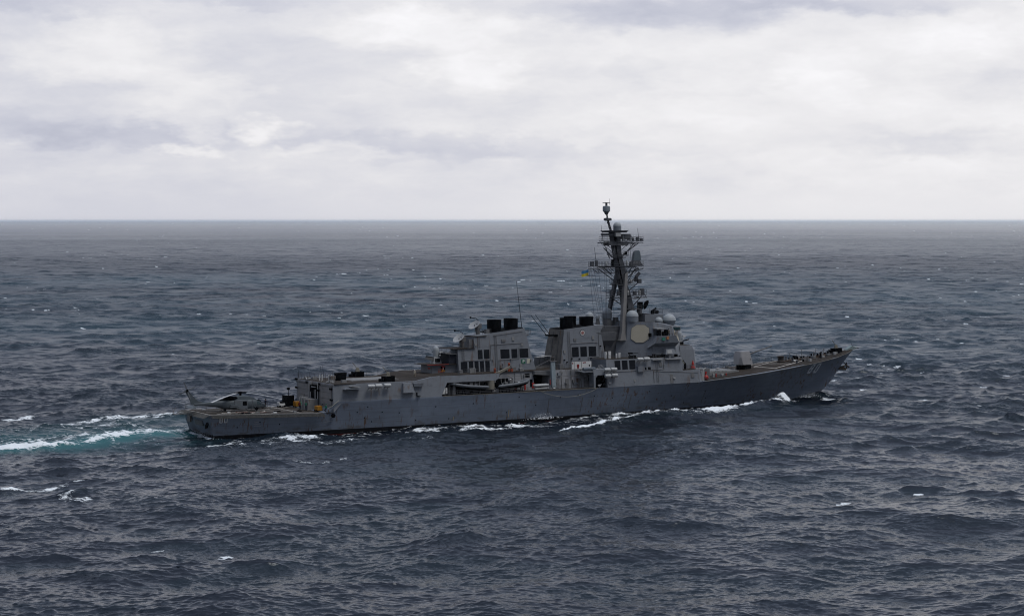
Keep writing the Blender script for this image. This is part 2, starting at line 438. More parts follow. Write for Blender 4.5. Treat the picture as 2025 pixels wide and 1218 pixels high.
# ---------------------------------------------------------------- materials
MATS = {}
def mat(name, col, rough=.6, var=.12, scale=1.2, rust=0.0, bump=.0, metal=0.0, bscale=3.0, grime=0.0):
    if name in MATS: return MATS[name]
    m = bpy.data.materials.new(name); m.use_nodes = True; MATS[name] = m
    t = NT(m.node_tree); t.n.clear()
    out = t.new('ShaderNodeOutputMaterial'); p = t.new('ShaderNodeBsdfPrincipled')
    oc = t.new('ShaderNodeTexCoord').outputs['Object']
    n = t.noise(oc, scale, 5, .6)
    k = t.mapr(n, .25, .75, 1 - var, 1 + var, smooth=False)
    c3 = t.new('ShaderNodeCombineXYZ')
    for i in range(3): t.l.new(k, c3.inputs[i])
    c = t.mix(1.0, c3.outputs[0], col, 'MULTIPLY')
    if grime:
        g = t.noise(t.mapping(oc, scale=(.35, .35, .9)), 1.0, 6, .65)
        c = t.mix(t.mapr(g, .52, .72, 0, grime), c, tuple(x * .35 for x in col))
        g2 = t.noise(t.mapping(oc, scale=(1.6, 1.6, .16)), 1.0, 5, .6)
        c = t.mix(t.mapr(g2, .56, .72, 0, grime * .7), c, tuple(x * .5 for x in col))
    if rust:
        s = t.noise(t.mapping(oc, scale=(1.9, 1.9, .13)), 1.0, 3, .6)
        s2 = t.noise(t.mapping(oc, loc=(4, 2, 1), scale=(.12, .12, .2)), 1.0, 3, .5)
        f = t.math('MULTIPLY', t.mapr(s, .55, .65), t.mapr(s2, .44, .58, 0, rust))
        c = t.mix(f, c, (.11, .055, .02))
    t.l.new(c, p.inputs['Base Color'])
    p.inputs['Roughness'].default_value = rough; p.inputs['Metallic'].default_value = metal
    p.inputs['Specular IOR Level'].default_value = .5 if rough < .2 else (.02 if max(col) < .014 else (.12 if max(col) < .07 else .3))
    if bump:
        b = t.new('ShaderNodeBump'); b.inputs['Strength'].default_value = bump; b.inputs['Distance'].default_value = .05
        t.l.new(t.noise(oc, bscale, 4, .6), b.inputs['Height']); t.l.new(b.outputs[0], p.inputs['Normal'])
    t.l.new(p.outputs[0], out.inputs[0])
    return m

HAZEGREY = (.176, .206, .252)  # hull coat set bluer than the upper works, partly painting in its shade
def hull_mat():
    m = mat("hull_paint", HAZEGREY, .5, .10, .5, rust=.8, bump=.25, bscale=.8, grime=.3)
    if m.get('done'): return m
    m['done'] = 1
    t = NT(m.node_tree)
    p = next(n for n in t.n if n.type == 'BSDF_PRINCIPLED'); c = p.inputs['Base Color'].links[0].from_socket
    oc = t.new('ShaderNodeTexCoord').outputs['Object']; sp = t.new('ShaderNodeSeparateXYZ'); t.l.new(oc, sp.inputs[0])
    z = sp.outputs[2]
    # plating seams
    cb = t.new('ShaderNodeCombineXYZ'); t.l.new(sp.outputs[0], cb.inputs[0]); t.l.new(z, cb.inputs[1])
    br = t.new('ShaderNodeTexBrick'); t.l.new(cb.outputs[0], br.inputs['Vector'])
    br.inputs['Scale'].default_value = 1; br.inputs['Brick Width'].default_value = 7.3; br.inputs['Row Height'].default_value = 1.85
    br.inputs['Mortar Size'].default_value = .035; br.inputs['Mortar Smooth'].default_value = .3
    br.inputs['Color1'].default_value = (1, 1, 1, 1); br.inputs['Color2'].default_value = (.91, .92, .93, 1); br.inputs['Mortar'].default_value = (.72, .72, .72, 1)
    c = t.mix(1.0, c, br.outputs['Color'], 'MULTIPLY')
    # long sweeping scuffs and touched-up patches
    sc = t.noise(t.mapping(oc, scale=(.09, .5, .8)), 1.0, 5, .6)
    c = t.mix(t.mapr(sc, .5, .66, 0, .45), c, (.125, .15, .185))
    # dirty band over the boot topping
    nz = t.noise(t.mapping(oc, scale=(.35, .35, 1.2)), 1.0, 4, .6)
    f = t.math('MULTIPLY', t.mapr(z, 1.9, .5), t.mapr(nz, .5, .66, 0, .6))
    c = t.mix(f, c, (.10, .085, .065))
    c = t.mix(t.mapr(z, .20, .15), c, (.008, .008, .01))
    c = t.mix(t.mapr(z, -.62, -.66), c, (.10, .018, .014))
    t.l.new(c, p.inputs['Base Color'])
    return m

G = lambda: mat("haze_grey_paint", (.178, .192, .210), .55, .10, .9, rust=.5, bump=.2, bscale=1.1, grime=.35)
GD = lambda: mat("weathered_grey_paint", (.15, .15, .15), .6, .2, 1.5, rust=.8, bump=.2, grime=.5)
DECK = lambda: mat("nonskid_deck", (.036, .029, .023), .85, .35, .35, rust=.0, bump=.4, bscale=9, grime=.5)
BLACK = lambda: mat("black_paint", (.0045, .005, .006), .8, .3, 2)
MASTG = lambda: mat("mast_paint", (.075, .078, .085), .6, .25, 1.2)
LOUV = lambda: mat("louvre_grille", (.009, .011, .015), .6, .2, 3, bump=.5, bscale=12)
WHITE = lambda: mat("white_paint", (.60, .60, .58), .5, .08, 2)
RADOME = lambda: mat("radome_skin", (.31, .335, .345), .5, .05, 2)
TAN = lambda: mat("array_face", (.43, .39, .30), .6, .06, .8)
RED = lambda: mat("red_paint", (.36, .022, .015), .4, .15, 2)
YEL = lambda: mat("yellow_paint", (.42, .19, .02), .5, .15, 2)
GREEN = lambda: mat("green_paint", (.02, .12, .07), .6, .1, 2)
TEAL = lambda: mat("green_cloth", (.02, .16, .10), .9, .2, 6)
RUBBER = lambda: mat("grey_rubber", (.13, .14, .15), .55, .1, 3)
GLASS = lambda: mat("dark_glass", (.02, .045, .05), .08, .2, 2)
LGREY = lambda: mat("light_grey_metal", (.33, .335, .33), .5, .12, 2)
DIRTYW = lambda: mat("grating_grey", (.22, .22, .215), .7, .35, 2.5, grime=.4)
ROPE = lambda: mat("rope_fibre", (.30, .29, .24), .8, .1, 3)
TANP = lambda: mat("tan_canvas", (.20, .185, .15), .8, .1, 2)
HELIG = lambda: mat("helicopter_grey", (.08, .096, .106), .5, .1, 1.2, grime=.2)
MARK = lambda: mat("deck_line_white", (.42, .40, .36), .7, .3, 1.5)
NUM = lambda: mat("hull_number_white", (.60, .61, .60), .6, .12, 2)
NUMG = lambda: mat("hull_number_pale_grey", (.58, .61, .65), .6, .12, 2)  # pale bluish grey of the bow number

# ---------------------------------------------------------------- mesh builder
class MB:
    def __init__(s): s.v = []; s.f = []
    def add(s, v, f):
        o = len(s.v); s.v += [tuple(p) for p in v]; s.f += [tuple(i + o for i in q) for q in f]; return s
    def hexa(s, b, t):
        return s.loft([b, t])
    def loft(s, rings, caps=True):
        n = len(rings[0]); v = [p for r in rings for p in r]; f = []
        for k in range(len(rings) - 1):
            for i in range(n):
                j = (i + 1) % n; f.append((k * n + i, k * n + j, (k + 1) * n + j, (k + 1) * n + i))
        if caps: f.append(tuple(range(n))[::-1]); f.append(tuple((len(rings) - 1) * n + i for i in range(n)))
        return s.add(v, f)
    def box(s, x0, x1, y0, y1, z0, z1):
        r = lambda z: [(x0, y0, z), (x1, y0, z), (x1, y1, z), (x0, y1, z)]
        return s.loft([r(z0), r(z1)])
    def prism(s, xz, y0, y1):
        """side profile (x, z) extruded across; y0/y1 numbers or functions of z"""
        f0 = y0 if callable(y0) else (lambda z: y0); f1 = y1 if callable(y1) else (lambda z: y1)
        return s.loft([[(x, f0(z), z) for x, z in xz], [(x, f1(z), z) for x, z in xz]])
    def tube(s, p0, p1, r, r2=None, n=6):
        p0, p1 = Vector(p0), Vector(p1); d = p1 - p0
        if d.length < 1e-6: return s
        q = d.to_track_quat('Z', 'Y'); r2 = r if r2 is None else r2
        ring = lambda c, rr: [c + q @ Vector((rr * math.cos(a), rr * math.sin(a), 0)) for a in [2 * math.pi * i / n for i in range(n)]]
        return s.loft([ring(p0, r), ring(p1, r2)])
    def path(s, pts, r, n=5):
        for a, b in zip(pts, pts[1:]): s.tube(a, b, r, n=n)
        return s
    def lathe(s, prof, c=(0, 0, 0), d=(0, 0, 1), n=16):
        q = Vector(d).to_track_quat('Z', 'Y'); c = Vector(c)
        return s.loft([[c + q @ Vector((r * math.cos(2 * math.pi * i / n), r * math.sin(2 * math.pi * i / n), z)) for i in range(n)]
                       for r, z in prof])
    def dome(s, c, r, h0=0, n=16, cone=1.0):
        p = [(r * cone, -h0), (r, 0)] + [(r * math.cos(a), r * math.sin(a)) for a in [R(x) for x in (15, 30, 45, 60, 75)]] + [(.01, r)]
        if h0 <= 0: p = p[1:]
        return s.lathe(p, c, n=n)
    def ell(s, c, rx, ry, rz, n=12, m=8):
        rings = []
        for k in range(1, m):
            a = math.pi * k / m - math.pi / 2
            rings.append([(c[0] + rx * math.cos(a) * math.cos(2 * math.pi * i / n), c[1] + ry * math.cos(a) * math.sin(2 * math.pi * i / n), c[2] + rz * math.sin(a)) for i in range(n)])
        return s.loft(rings)

def build(mb, name, m, parent=None, smooth=False, bevel=0, label=None, M=None):
    me = bpy.data.meshes.new(name); me.from_pydata([tuple(v) for v in mb.v], [], mb.f); me.validate()
    bm = bmesh.new(); bm.from_mesh(me)
    bmesh.ops.recalc_face_normals(bm, faces=bm.faces)
    if bevel: bmesh.ops.bevel(bm, geom=bm.edges[:], offset=bevel, segments=2, affect='EDGES', clamp_overlap=True)
    bm.to_mesh(me); bm.free()
    if smooth:
        me.polygons.foreach_set('use_smooth', [True] * len(me.polygons))
        try: me.set_sharp_from_angle(angle=R(38))
        except Exception: pass
    me.materials.append(m)
    o = bpy.data.objects.new(name, me); COL.objects.link(o)
    if parent: o.parent = parent
    if M is not None: o.matrix_world = M
    if label: o['label'] = label
    return o

def build_split(mb, name, m, parent, smooth=False, bevel=0):
    par = list(range(len(mb.v)))
    def find(i):
        while par[i] != i: par[i] = par[par[i]]; i = par[i]
        return i
    for f in mb.f:
        a = find(f[0])
        for j in f[1:]: par[find(j)] = a
    isl = {}
    for f in mb.f: isl.setdefault(find(f[0]), []).append(f)
    out = []
    for fs in isl.values():
        ids = sorted({i for f in fs for i in f}); mp = {i: k for k, i in enumerate(ids)}
        b = MB(); b.v = [mb.v[i] for i in ids]; b.f = [tuple(mp[i] for i in f) for f in fs]
        out.append(build(b, name, m, parent, smooth, bevel))
    return out

def empty(name, M, label, cat, group=None):
    o = bpy.data.objects.new(name, None); COL.objects.link(o); o.matrix_world = M; o.empty_display_size = .5
    return tag(o, label, cat, group)

def on_ship(x, y, z, rz=0.0, ry=0.0):
    return SHIP @ Matrix.Translation((x, y, z)) @ Matrix.Rotation(rz, 4, 'Z') @ Matrix.Rotation(ry, 4, 'Y')

SPLIT = {"hull_discharge", "deck_locker", "roof_vent", "rubbing_strake", "discharge_pipe", "side_step", "antenna_whip", "signal_board",
         "deck_gear", "twin_whip", "mast_whip", "halyard", "mast_brace", "recess_post", "bridge_window", "fire_station", "stripe_mark", "deck_edge",
         "catwalk", "roof_gear", "flood_light", "louvre", "doorway", "slat", "stern_fairlead", "bow_stripe", "drum", "hose_line", "pipe", "stowage_tube"}
ship = empty("warship", SHIP, "long grey warship with one tall mast steaming to the right across the sea", "warship")
def P(name, m, fn, smooth=False, bevel=0, parent=None, label=None):
    mb = MB(); fn(mb)
    if name in SPLIT: return build_split(mb, name, m, parent or ship, smooth, bevel)[0]
    return build(mb, name, m, parent or ship, smooth, bevel, label)

# ---------------------------------------------------------------- hull
def sheer(x):
    return float(np.interp(x, [0, 21.5, 22.6, 23.4, 24.2, 25.2, 45, 66, 82, 105, 115.5, 123.2, 131, 139.5, 146.5, 152, 155.3],
                           [3.92, 3.38, 3.62, 4.3, 4.95, 5.36, 5.4, 5.42, 5.48, 5.6, 6.2, 6.75, 7.4, 8.15, 8.85, 9.7, 10.35]))
hdk = lambda x: float(np.interp(x, HX, HDK)); hwl = lambda x: float(np.interp(x, HWX, HWL))
def stem_x(z): return float(np.interp(z, [-5, -1, 0, 3.3, 6.6, 8.5, 10.4], [138, 143, 144.2, 148.3, 151.3, 153.2, 155.3]))
def stern_x(z): return float(np.interp(z, [-5, 0, 4], [4, 1.1, 0]))
ZT = [-3, -1.2, 0] + [round(.07 * i, 3) for i in range(1, 15)] + [1.0]
NK = len(ZT)
def hull_pt(X, k):
    """X: station on the deck line (0..155.3); k: level index"""
    t = X / 155.3; zt = sheer(X)
    if k < 3: z = (-5, -1.8, 0)[k]
    else: z = ZT[k] * zt
    s0, s1 = stern_x(z), stem_x(z)
    x = s0 + (s1 - s0) * t if k < NK - 1 else X
    w0 = hwl(min(144, 144 * t if t > .5 else max(x, 1)))
    if t > .5: w0 = hwl(1.0 + 143 * t)
    w1 = hdk(X)
    if k < 3: y = w0 * (.75, .95, 1.0)[k]
    else:
        p = 1.0 if t < .55 else 1.0 + .75 * (t - .55) / .45
        y = w0 + (w1 - w0) * (ZT[k] ** p)
    return x, y, z
ST = sorted(set([0, 2, 5, 10, 15, 20, 21.5, 22.2, 22.6, 23, 23.4, 23.8, 24.2, 24.7, 25.2] + list(range(28, 106, 4)) + list(range(106, 155, 3)) + [154.2, 155.3]))
def f_hull(mb):
    rings = []
    for X in ST:
        sb = [hull_pt(X, k) for k in range(NK)]
        rings.append([(x, -y, z) for x, y, z in sb] + [(x, y, z) for x, y, z in sb[::-1]])
    mb.loft(rings)
hull = P("hull", hull_mat(), f_hull)
for pl in hull.data.polygons:
    pl.use_smooth = len(pl.vertices) == 4
hull.data.set_sharp_from_angle(angle=R(25))
# the deck faces of the loft sit under separate deck sheets
def deck_sheet(mb, x0, x1, inset, dz, crown=0.0, zf=None, th=.05, n=None):
    xs = np.linspace(x0, x1, n or max(3, int((x1 - x0) / 2)))
    rings = []
    for x in xs:
        w = max(hdk(x) - inset, .05); z = (zf(x) if zf else sheer(x)) + dz
        top = [(x, -w + 2 * w * i / 6, z + crown * (1 - (2 * i / 6 - 1) ** 2)) for i in range(7)]
        rings.append(top + [(x, w, z - th), (x, -w, z - th)])
    mb.loft(rings)
P("flight_deck", DECK(), lambda m: deck_sheet(m, .05, 23.2, .04, .012, 0.03, lambda x: 3.92 - .0255 * x, th=.03))
P("side_deck", DECK(), lambda m: deck_sheet(m, 44, 104, .12, .02, 0, th=.03))
P("foredeck", DECK(), lambda m: deck_sheet(m, 104, 154.9, .10, .02, .30, th=.03))
# waterway edge: pale worn strip along the deck edge
def edge_strip(mb, x0, x1, sgn):
    xs = np.arange(x0, x1 + .01, 1.5)
    mb.loft([[(x, sgn * (hdk(x) + .015) - .05, sheer(x) - .02), (x, sgn * (hdk(x) + .015) + .05, sheer(x) - .02), (x, sgn * (hdk(x) + .015) + .05, sheer(x) + .055), (x, sgn * (hdk(x) + .015) - .05, sheer(x) + .055)] for x in xs])
    return
    pts = [(x, sgn * (hdk(x) + .015), sheer(x) + .035) for x in np.arange(x0, x1 + .01, 1.5)]
    for a, b in zip(pts, pts[1:]):
        mb.hexa([(a[0], a[1] - .05, a[2] - .06), (b[0], b[1] - .05, b[2] - .06), (b[0], b[1] + .05, b[2] - .06), (a[0], a[1] + .05, a[2] - .06)],
                [(a[0], a[1] - .05, a[2] + .02), (b[0], b[1] - .05, b[2] + .02), (b[0], b[1] + .05, b[2] + .02), (a[0], a[1] + .05, a[2] + .02)])
P("deck_edge", mat("worn_edge", (.20, .19, .16), .7, .4, 1.2), lambda m: (edge_strip(m, 45.5, 80, -1), edge_strip(m, 106.5, 154.5, -1), edge_strip(m, 106.5, 154.5, 1)))
def flat_side(mb, x, z, dx, dz, proud=.03, slant=0.0, th=.05):
    """a thin plate following the starboard hull side"""
    def q(xx, zz, pr):
        X = xx
        for _ in range(6):      # find the station whose hull point has this x at this height
            t = X / 155.3; X += (xx - (stern_x(zz) + (stem_x(zz) - stern_x(zz)) * t))
        zt = sheer(X); r = min(max(zz / zt, 0), 1); t = X / 155.3
        w0 = hwl(1.0 + 143 * t) if t > .5 else hwl(max(xx, 1)); p = 1.0 if t < .55 else 1.0 + .75 * (t - .55) / .45
        return (xx, -(w0 + (hdk(X) - w0) * r ** p) - pr, zz)
    c = [(x, z), (x + dx, z), (x + dx + slant, z + dz), (x + slant, z + dz)]
    n = max(1, int(dz / .25)); m_ = max(1, int(dx / .4))
    rows = []
    for i in range(n + 1):
        v = i / n; f = v * slant
        rows.append([q(x + f + dx * j / m_, z + dz * v, proud - th) for j in range(m_ + 1)] + [q(x + f + dx * j / m_, z + dz * v, proud) for j in range(m_, -1, -1)])
    mb.loft(rows)
SEG = {'8': 'abcdefg', '0': 'abcdef'}
def numeral(mb, ch, x, z, w, h, t, sl):
    L = {'a': (0, h - t, w, t), 'd': (0, 0, w, t), 'g': (t, h / 2 - t / 2, w - 2 * t, t), 'b': (w - t, h / 2, t, h / 2 - t), 'c': (w - t, t, t, h / 2 - t),
         'f': (0, h / 2, t, h / 2 - t), 'e': (0, t, t, h / 2 - t)}
    for s in SEG[ch]:
        a, b, dx, dz = L[s]
        if s in 'ad': a += t * .35; dx -= t * .7
        flat_side(mb, x + a + sl * b, z + b, dx, dz, .07, sl * dz, .12)
def f_num(mb):
    numeral(mb, '8', 138.6, 5.7, 1.35, 2.2, .38, .3); numeral(mb, '0', 140.75, 5.7, 1.35, 2.2, .38, .3)
P("hull_number", NUMG(), f_num, parent=hull, label="large bow number 80 in muted grey")
P("hull_number", NUM(), lambda m: (numeral(m, '8', 1.95, 2.45, .6, .9, .12, 0), numeral(m, '0', 2.8, 2.45, .6, .9, .12, 0)), parent=hull, label="small white number 80 near the stern")
# scuttles, discharges with stains, draught steps
rng = random.Random(3)
def f_holes(mb):
    for x, z in [(28, 3.1), (33, 2.9), (30, 4.0), (36.5, 2.6), (44, 3.4), (29.5, 2.0), (31, 1.2), (52, 3.6), (62, 4.4), (66, 2.6), (71.5, 3.9), (75.6, 4.2), (79.5, 3.8), (84, 3.2), (93, 4.1), (99, 2.9), (108, 3.4), (109, 1.8), (5.2, 1.4), (9.3, 2.2), (13, 1.6), (40, 1.0), (47, .95), (59.5, 1.5), (103, 1.2)]:
        flat_side(mb, x, z, .22, .2, .03)
P("hull_discharge", BLACK(), f_holes, parent=hull)
def f_fair(mb):
    for x in (76.8, 88.6, 108.2, 69): flat_side(mb, x, .9, .12, 2.9, .05)
P("rubbing_strake", GD(), f_fair, parent=hull)
P("discharge_pipe", mat("stained_pipe", (.30, .25, .17), .7, .3, 4), lambda m: (flat_side(m, 60.0, .62, .16, 1.5, .10), flat_side(m, 48.0, .6, .14, .8, .08), flat_side(m, 87.5, .8, .14, .3, .08)), parent=hull)
def f_ladder(mb):
    for k in range(3): flat_side(mb, 8.3 - (.0 if k else 0), 1.55 + .38 * k, 1.3 - .25 * k, .05, .12)
P("side_step", LGREY(), f_ladder, parent=hull)
P("side_step", LGREY(), lambda m: (flat_side(m, 21.6, 1.75, 1.5, .06, .25), flat_side(m, 22.6, 2.5, .9, .06, .3)), parent=hull)
P("mooring_port", BLACK(), lambda m: m.lathe([(.32, 0), (.42, .12), (.42, .2), (.25, .22)], (23.2, -8.68, 2.85), (0, -1, 0), 12), smooth=True, parent=hull)
# transom fittings
def f_tr(mb):
    mb.lathe([(.55, 0), (.62, .18), (.45, .2)], (.38, -5.0, 1.9), (-1, 0, .25), 14)
P("stern_fairlead", BLACK(), f_tr, smooth=True, parent=hull)
P("stern_fairlead", GD(), lambda m: m.box(-.12, .15, 2.6, 4.2, 2.0, 3.2), parent=hull)
P("stern_door", GD(), lambda m: m.hexa([(.42, -2.6, 1.7), (.42, 1.2, 1.7), (.62, 1.2, 1.7), (.62, -2.6, 1.7)], [(.16, -2.6, 2.6), (.16, 1.2, 2.6), (.4, 1.2, 2.6), (.4, -2.6, 2.6)]), parent=hull)
# bow anchor and bullnose platform
def f_anchor(mb):
    mb.tube((150.9, -.1, 6.2), (153.2, 0, 6.9), .16); mb.tube((153.2, -.9, 6.4), (153.2, .9, 7.4), .16, .1)
    mb.prism([(150.6, 6.0), (152.2, 5.75), (152.8, 6.05), (151.4, 6.7)], -.75, .75)
    mb.tube((153.2, 0, 7.5), (153.3, 0, 5.9), .13)
P("anchor", mat("rusty_anchor", (.045, .038, .03), .7, .4, 3), f_anchor, parent=hull)

# ---------------------------------------------------------------- flight deck nets and lines
def f_net(mb):
    for x in np.arange(.6, 21.6, 1.5):
        z = 3.88 - .0255 * x; y = -hdk(x)
        mb.tube((x, y + .05, z), (x, y - .95, z - .42), .05, n=4)
    for k, f in enumerate(np.linspace(.05, .95, 8)):
        for a in np.arange(.3, 21, 1.5):
            b = a + 1.5; za, zb = 3.88 - .0255 * a, 3.88 - .0255 * b
            mb.tube((a, -hdk(a) - f, za - .44 * f), (b, -hdk(b) - f, zb - .44 * f), .035 if k % 7 else .06, n=3)
    for x in np.arange(.3, 21.6, .3):
        z = 3.88 - .0255 * x; y = -hdk(x); mb.tube((x, y, z), (x, y - .95, z - .42), .025, n=3)
NETM = mat("net_grey", (.09, .088, .08), .8, .3, 2)
P("safety_net", NETM, f_net)
P("safety_net", NETM, lambda mb: ([mb.tube((0, y, 3.9), (-.95, y - .1, 3.45), .05, n=4) for y in np.arange(-7, 7.1, 1.4)],
   [mb.tube((-f, -7, 3.9 - .47 * f), (-f, 7.3, 3.9 - .47 * f), .04, n=3) for f in (.1, .25, .4, .55, .7, .85, 1)],
   [mb.tube((0, y, 3.9), (-1, y, 3.43), .025, n=3) for y in np.arange(-7, 7.3, .28)]))
P("safety_net", NETM, lambda mb: ([mb.tube((x, hdk(x), 3.9 - .0255 * x), (x, hdk(x) + .1, 4.85 - .0255 * x), .04, n=4) for x in np.arange(.5, 21, 2.1)],
   [mb.tube((.5, hdk(.5) + .08, 3.9 + h), (20.8, hdk(20.8) + .08, 3.4 + h), .03, n=3) for h in (.3, .6, .95)]))
P("fantail_platform", GD(), lambda m: (m.box(-1.9, -.0, 5.6, 7.6, 3.15, 3.27), m.tube((-1.9, 6.6, 3.3), (-1.95, 6.9, 4.4), .05), m.tube((-1.9, 7.5, 3.3), (-1.0, 7.8, 4.3), .04)))
def lines(mb, segs, w, zf, th=.004):
    for (ax, ay), (bx, by) in segs:
        d = Vector((bx - ax, by - ay, 0)); n = Vector((-d.y, d.x, 0)).normalized() * w / 2; k = max(1, int(d.length / 3))
        for i in range(k):
            p, q = i / k, (i + 1) / k; A = Vector((ax, ay, 0)) + d * p; B = Vector((ax, ay, 0)) + d * q
            c = [A - n, B - n, B + n, A + n]
            mb.hexa([(v.x, v.y, zf(v.x, v.y) + .004) for v in c], [(v.x, v.y, zf(v.x, v.y) + .02) for v in c])
zfl = lambda x, y: 3.92 - .0255 * x + .012 + .03 * (1 - (y / 7.5) ** 2)
circ = lambda cx, cy, r, a0, a1, n: [((cx + r * math.cos(R(a0 + (a1 - a0) * i / n)), cy + r * math.sin(R(a0 + (a1 - a0) * i / n))), (cx + r * math.cos(R(a0 + (a1 - a0) * (i + 1) / n)), cy + r * math.sin(R(a0 + (a1 - a0) * (i + 1) / n)))) for i in range(n)]
P("deck_marking", MARK(), lambda m: lines(m, [((.35, -6.6), (.35, 6.6)), ((.35, -6.6), (21, -7.95)), ((.35, 6.6), (21, 8.0)), ((2, -5.5), (20.5, 6.0)), ((2, 5.5), (20.5, -6.0)), ((2, -.0), (21, 0)), ((17.5, -7), (17.5, 7))] + circ(9.5, 0, 3.6, 0, 360, 22) + circ(5, -4.6, 1.6, 20, 250, 10) + circ(11, -5, 2.0, 60, 320, 12), .2, zfl), label="faded white helicopter deck lines")
P("deck_marking", mat("deck_line_red", (.16, .04, .03), .7, .3, 2), lambda m: lines(m, [((9.3, -3.2), (12.3, -3.2)), ((6.6, -2.6), (8.8, -3.0))], .5, zfl), label="short dull red deck stripes")
zfo = lambda x, y: sheer(x) + .02 + .3 * (1 - (y / hdk(x)) ** 2)
P("deck_marking", mat("vertrep_white", (.58, .54, .48), .7, .25, 1.5), lambda m: lines(m, [((127.2, .3), (128.3, -5.7)), ((128.3, -5.7), (140.6, -1.2)), ((140.6, -1.2), (137.4, 5.2)), ((137.4, 5.2), (127.2, .3)), ((132.0, 2.6), (134.6, -3.4)), ((127.6, 3.6), (136.4, 6.4))], .24, zfo), label="white box lines on the foredeck ahead of the gun")

# ---------------------------------------------------------------- railings
def rail(mb, pts, h=1.0, step=1.6, wires=(.35, .68, 1.0), r=.022):
    for a, b in zip(pts, pts[1:]):
        a, b = Vector(a), Vector(b); n = max(1, round((b - a).length / step))
        for i in range(n + 1):
            p = a.lerp(b, i / n); mb.tube(p, p + Vector((0, 0, h)), .032, n=4)
        for w in wires: mb.tube(a + Vector((0, 0, w * h)), b + Vector((0, 0, w * h)), r, n=3)
RAILM = mat("rail_grey", (.10, .10, .105), .6, .2, 2)
def RAIL(pts, parent=None, **k): return P("railing", RAILM, lambda m: rail(m, pts, **k), parent=parent)
RAIL([(x, -hdk(x) + .1, sheer(x)) for x in range(46, 80, 3)], h=.95)
RAIL([(x, hdk(x) - .1, sheer(x)) for x in range(107, 154, 3)], h=1.0)
RAIL([(x, -hdk(x) + .1, sheer(x)) for x in range(128, 154, 3)], h=.8, step=2.6, r=.014)

# ---------------------------------------------------------------- aft superstructure: hangar block
def wall(z0, y0, z1, y1): return lambda z: y0 + (y1 - y0) * (z - z0) / (z1 - z0)
wL = wall(5.36, -9.15, 9.2, -8.72)          # lower side, flush with the hull knuckle
def side_y(x, z):
    return -min(hdk(x), 9.55) + .0 + (z - 5.36) * .11
def f_hangar(mb):
    xs = [23.3, 25.2, 28, 32, 36, 40, 41.6, 43.3]
    rings = []
    for x in xs:
        zt = 8.5 if x < 40.5 else 8.5 + (x - 40) * .18
        zb = sheer(max(x, 25.2)) - .02 if x >= 25.2 else (3.3 if x < 24 else 4.2)
        yb = min(hdk(x), 9.6) + .004
        rings.append([(x, -yb, zb), (x, -yb + (zt - 5.36) * .11, zt), (x, yb - (zt - 5.36) * .11, zt), (x, yb, zb)])
    mb.loft(rings)
hangar = P("hangar_house", G(), f_hangar)
def plate(mb, x0, x1, z0, z1, yf, pr=.05, th=.10):
    mb.hexa([(x0, yf(x0, z0) - pr, z0), (x1, yf(x1, z0) - pr, z0), (x1, yf(x1, z0) - pr + th, z0), (x0, yf(x0, z0) - pr + th, z0)],
            [(x0, yf(x0, z1) - pr, z1), (x1, yf(x1, z1) - pr, z1), (x1, yf(x1, z1) - pr + th, z1), (x0, yf(x0, z1) - pr + th, z1)])
P("missile_deck", DECK(), lambda m: m.prism([(23.5, 8.4), (43.4, 8.4), (45.4, 9.1), (45.4, 9.24), (43.4, 9.12), (40.0, 8.53), (23.5, 8.53)], -8.62, 8.62), parent=hangar)
P("launcher_hatch_field", DIRTYW(), lambda m: [m.box(30 + i * 1.02, 30.9 + i * 1.02, -2.9 + j * .98, -2.02 + j * .98, 8.5, 8.66) for i in range(9) for j in range(6)], parent=hangar)
P("launcher_hatch_field", DIRTYW(), lambda m: m.box(29.6, 39.4, -3.2, 3.2, 8.5, 8.58), parent=hangar)
# hangar doors on the aft face
GDOOR = mat("hangar_door_paint", (.215, .21, .205), .6, .12, .7, rust=.3, grime=.4)
def f_door(mb, y0, y1, z0, z1, x=23.28):
    for k in range(4):
        a = z0 + (z1 - z0) * k / 4; b = z0 + (z1 - z0) * (k + 1) / 4 - .05
        mb.box(x - .10, x + .05, y0, y1, a, b)
for y0, y1 in ((2.2, 7.9), (-7.9, -2.6)):
    d = P("hangar_door", GDOOR, lambda m: f_door(m, y0, y1, 3.55, 8.0), parent=hangar)
P("door_frame", GD(), lambda m: (m.box(23.12, 23.32, -8.3, 8.4, 8.05, 8.35),), parent=hangar)
P("hangar_recess", BLACK(), lambda m: m.box(23.16, 23.32, -2.2, 1.8, 5.4, 7.95), parent=hangar)
P("recess_post", LGREY(), lambda m: ([m.box(22.95, 23.08, y, y + .2, z0, z1) for y, z0, z1 in ((1.75, 5.5, 8.3), (1.1, 5.4, 6.6), (-1.1, 5.4, 7.1), (-2.25, 5.4, 8.3), (.9, 7.9, 8.5))], m.box(22.95, 23.06, -1.2, .9, 7.5, 7.62)), parent=hangar)
ctl = P("landing_control_house", GD(), lambda m: m.hexa([(20.9, -2.3, 3.35), (23.1, -2.3, 3.35), (23.1, 1.4, 3.35), (20.9, 1.4, 3.35)], [(21.1, -2.1, 5.4), (23.1, -2.1, 5.4), (23.1, 1.3, 5.4), (21.1, 1.3, 5.4)]))
P("post", LGREY(), lambda m: [m.path([(20.8, y, 3.5), (20.8, y, 5.7), (21.5, y, 5.7)], .07) for y in (1.2, .2, -1.0)], parent=ctl)
RAIL([(21.1, -2, 5.4), (21.1, 1.2, 5.4)], parent=ctl)
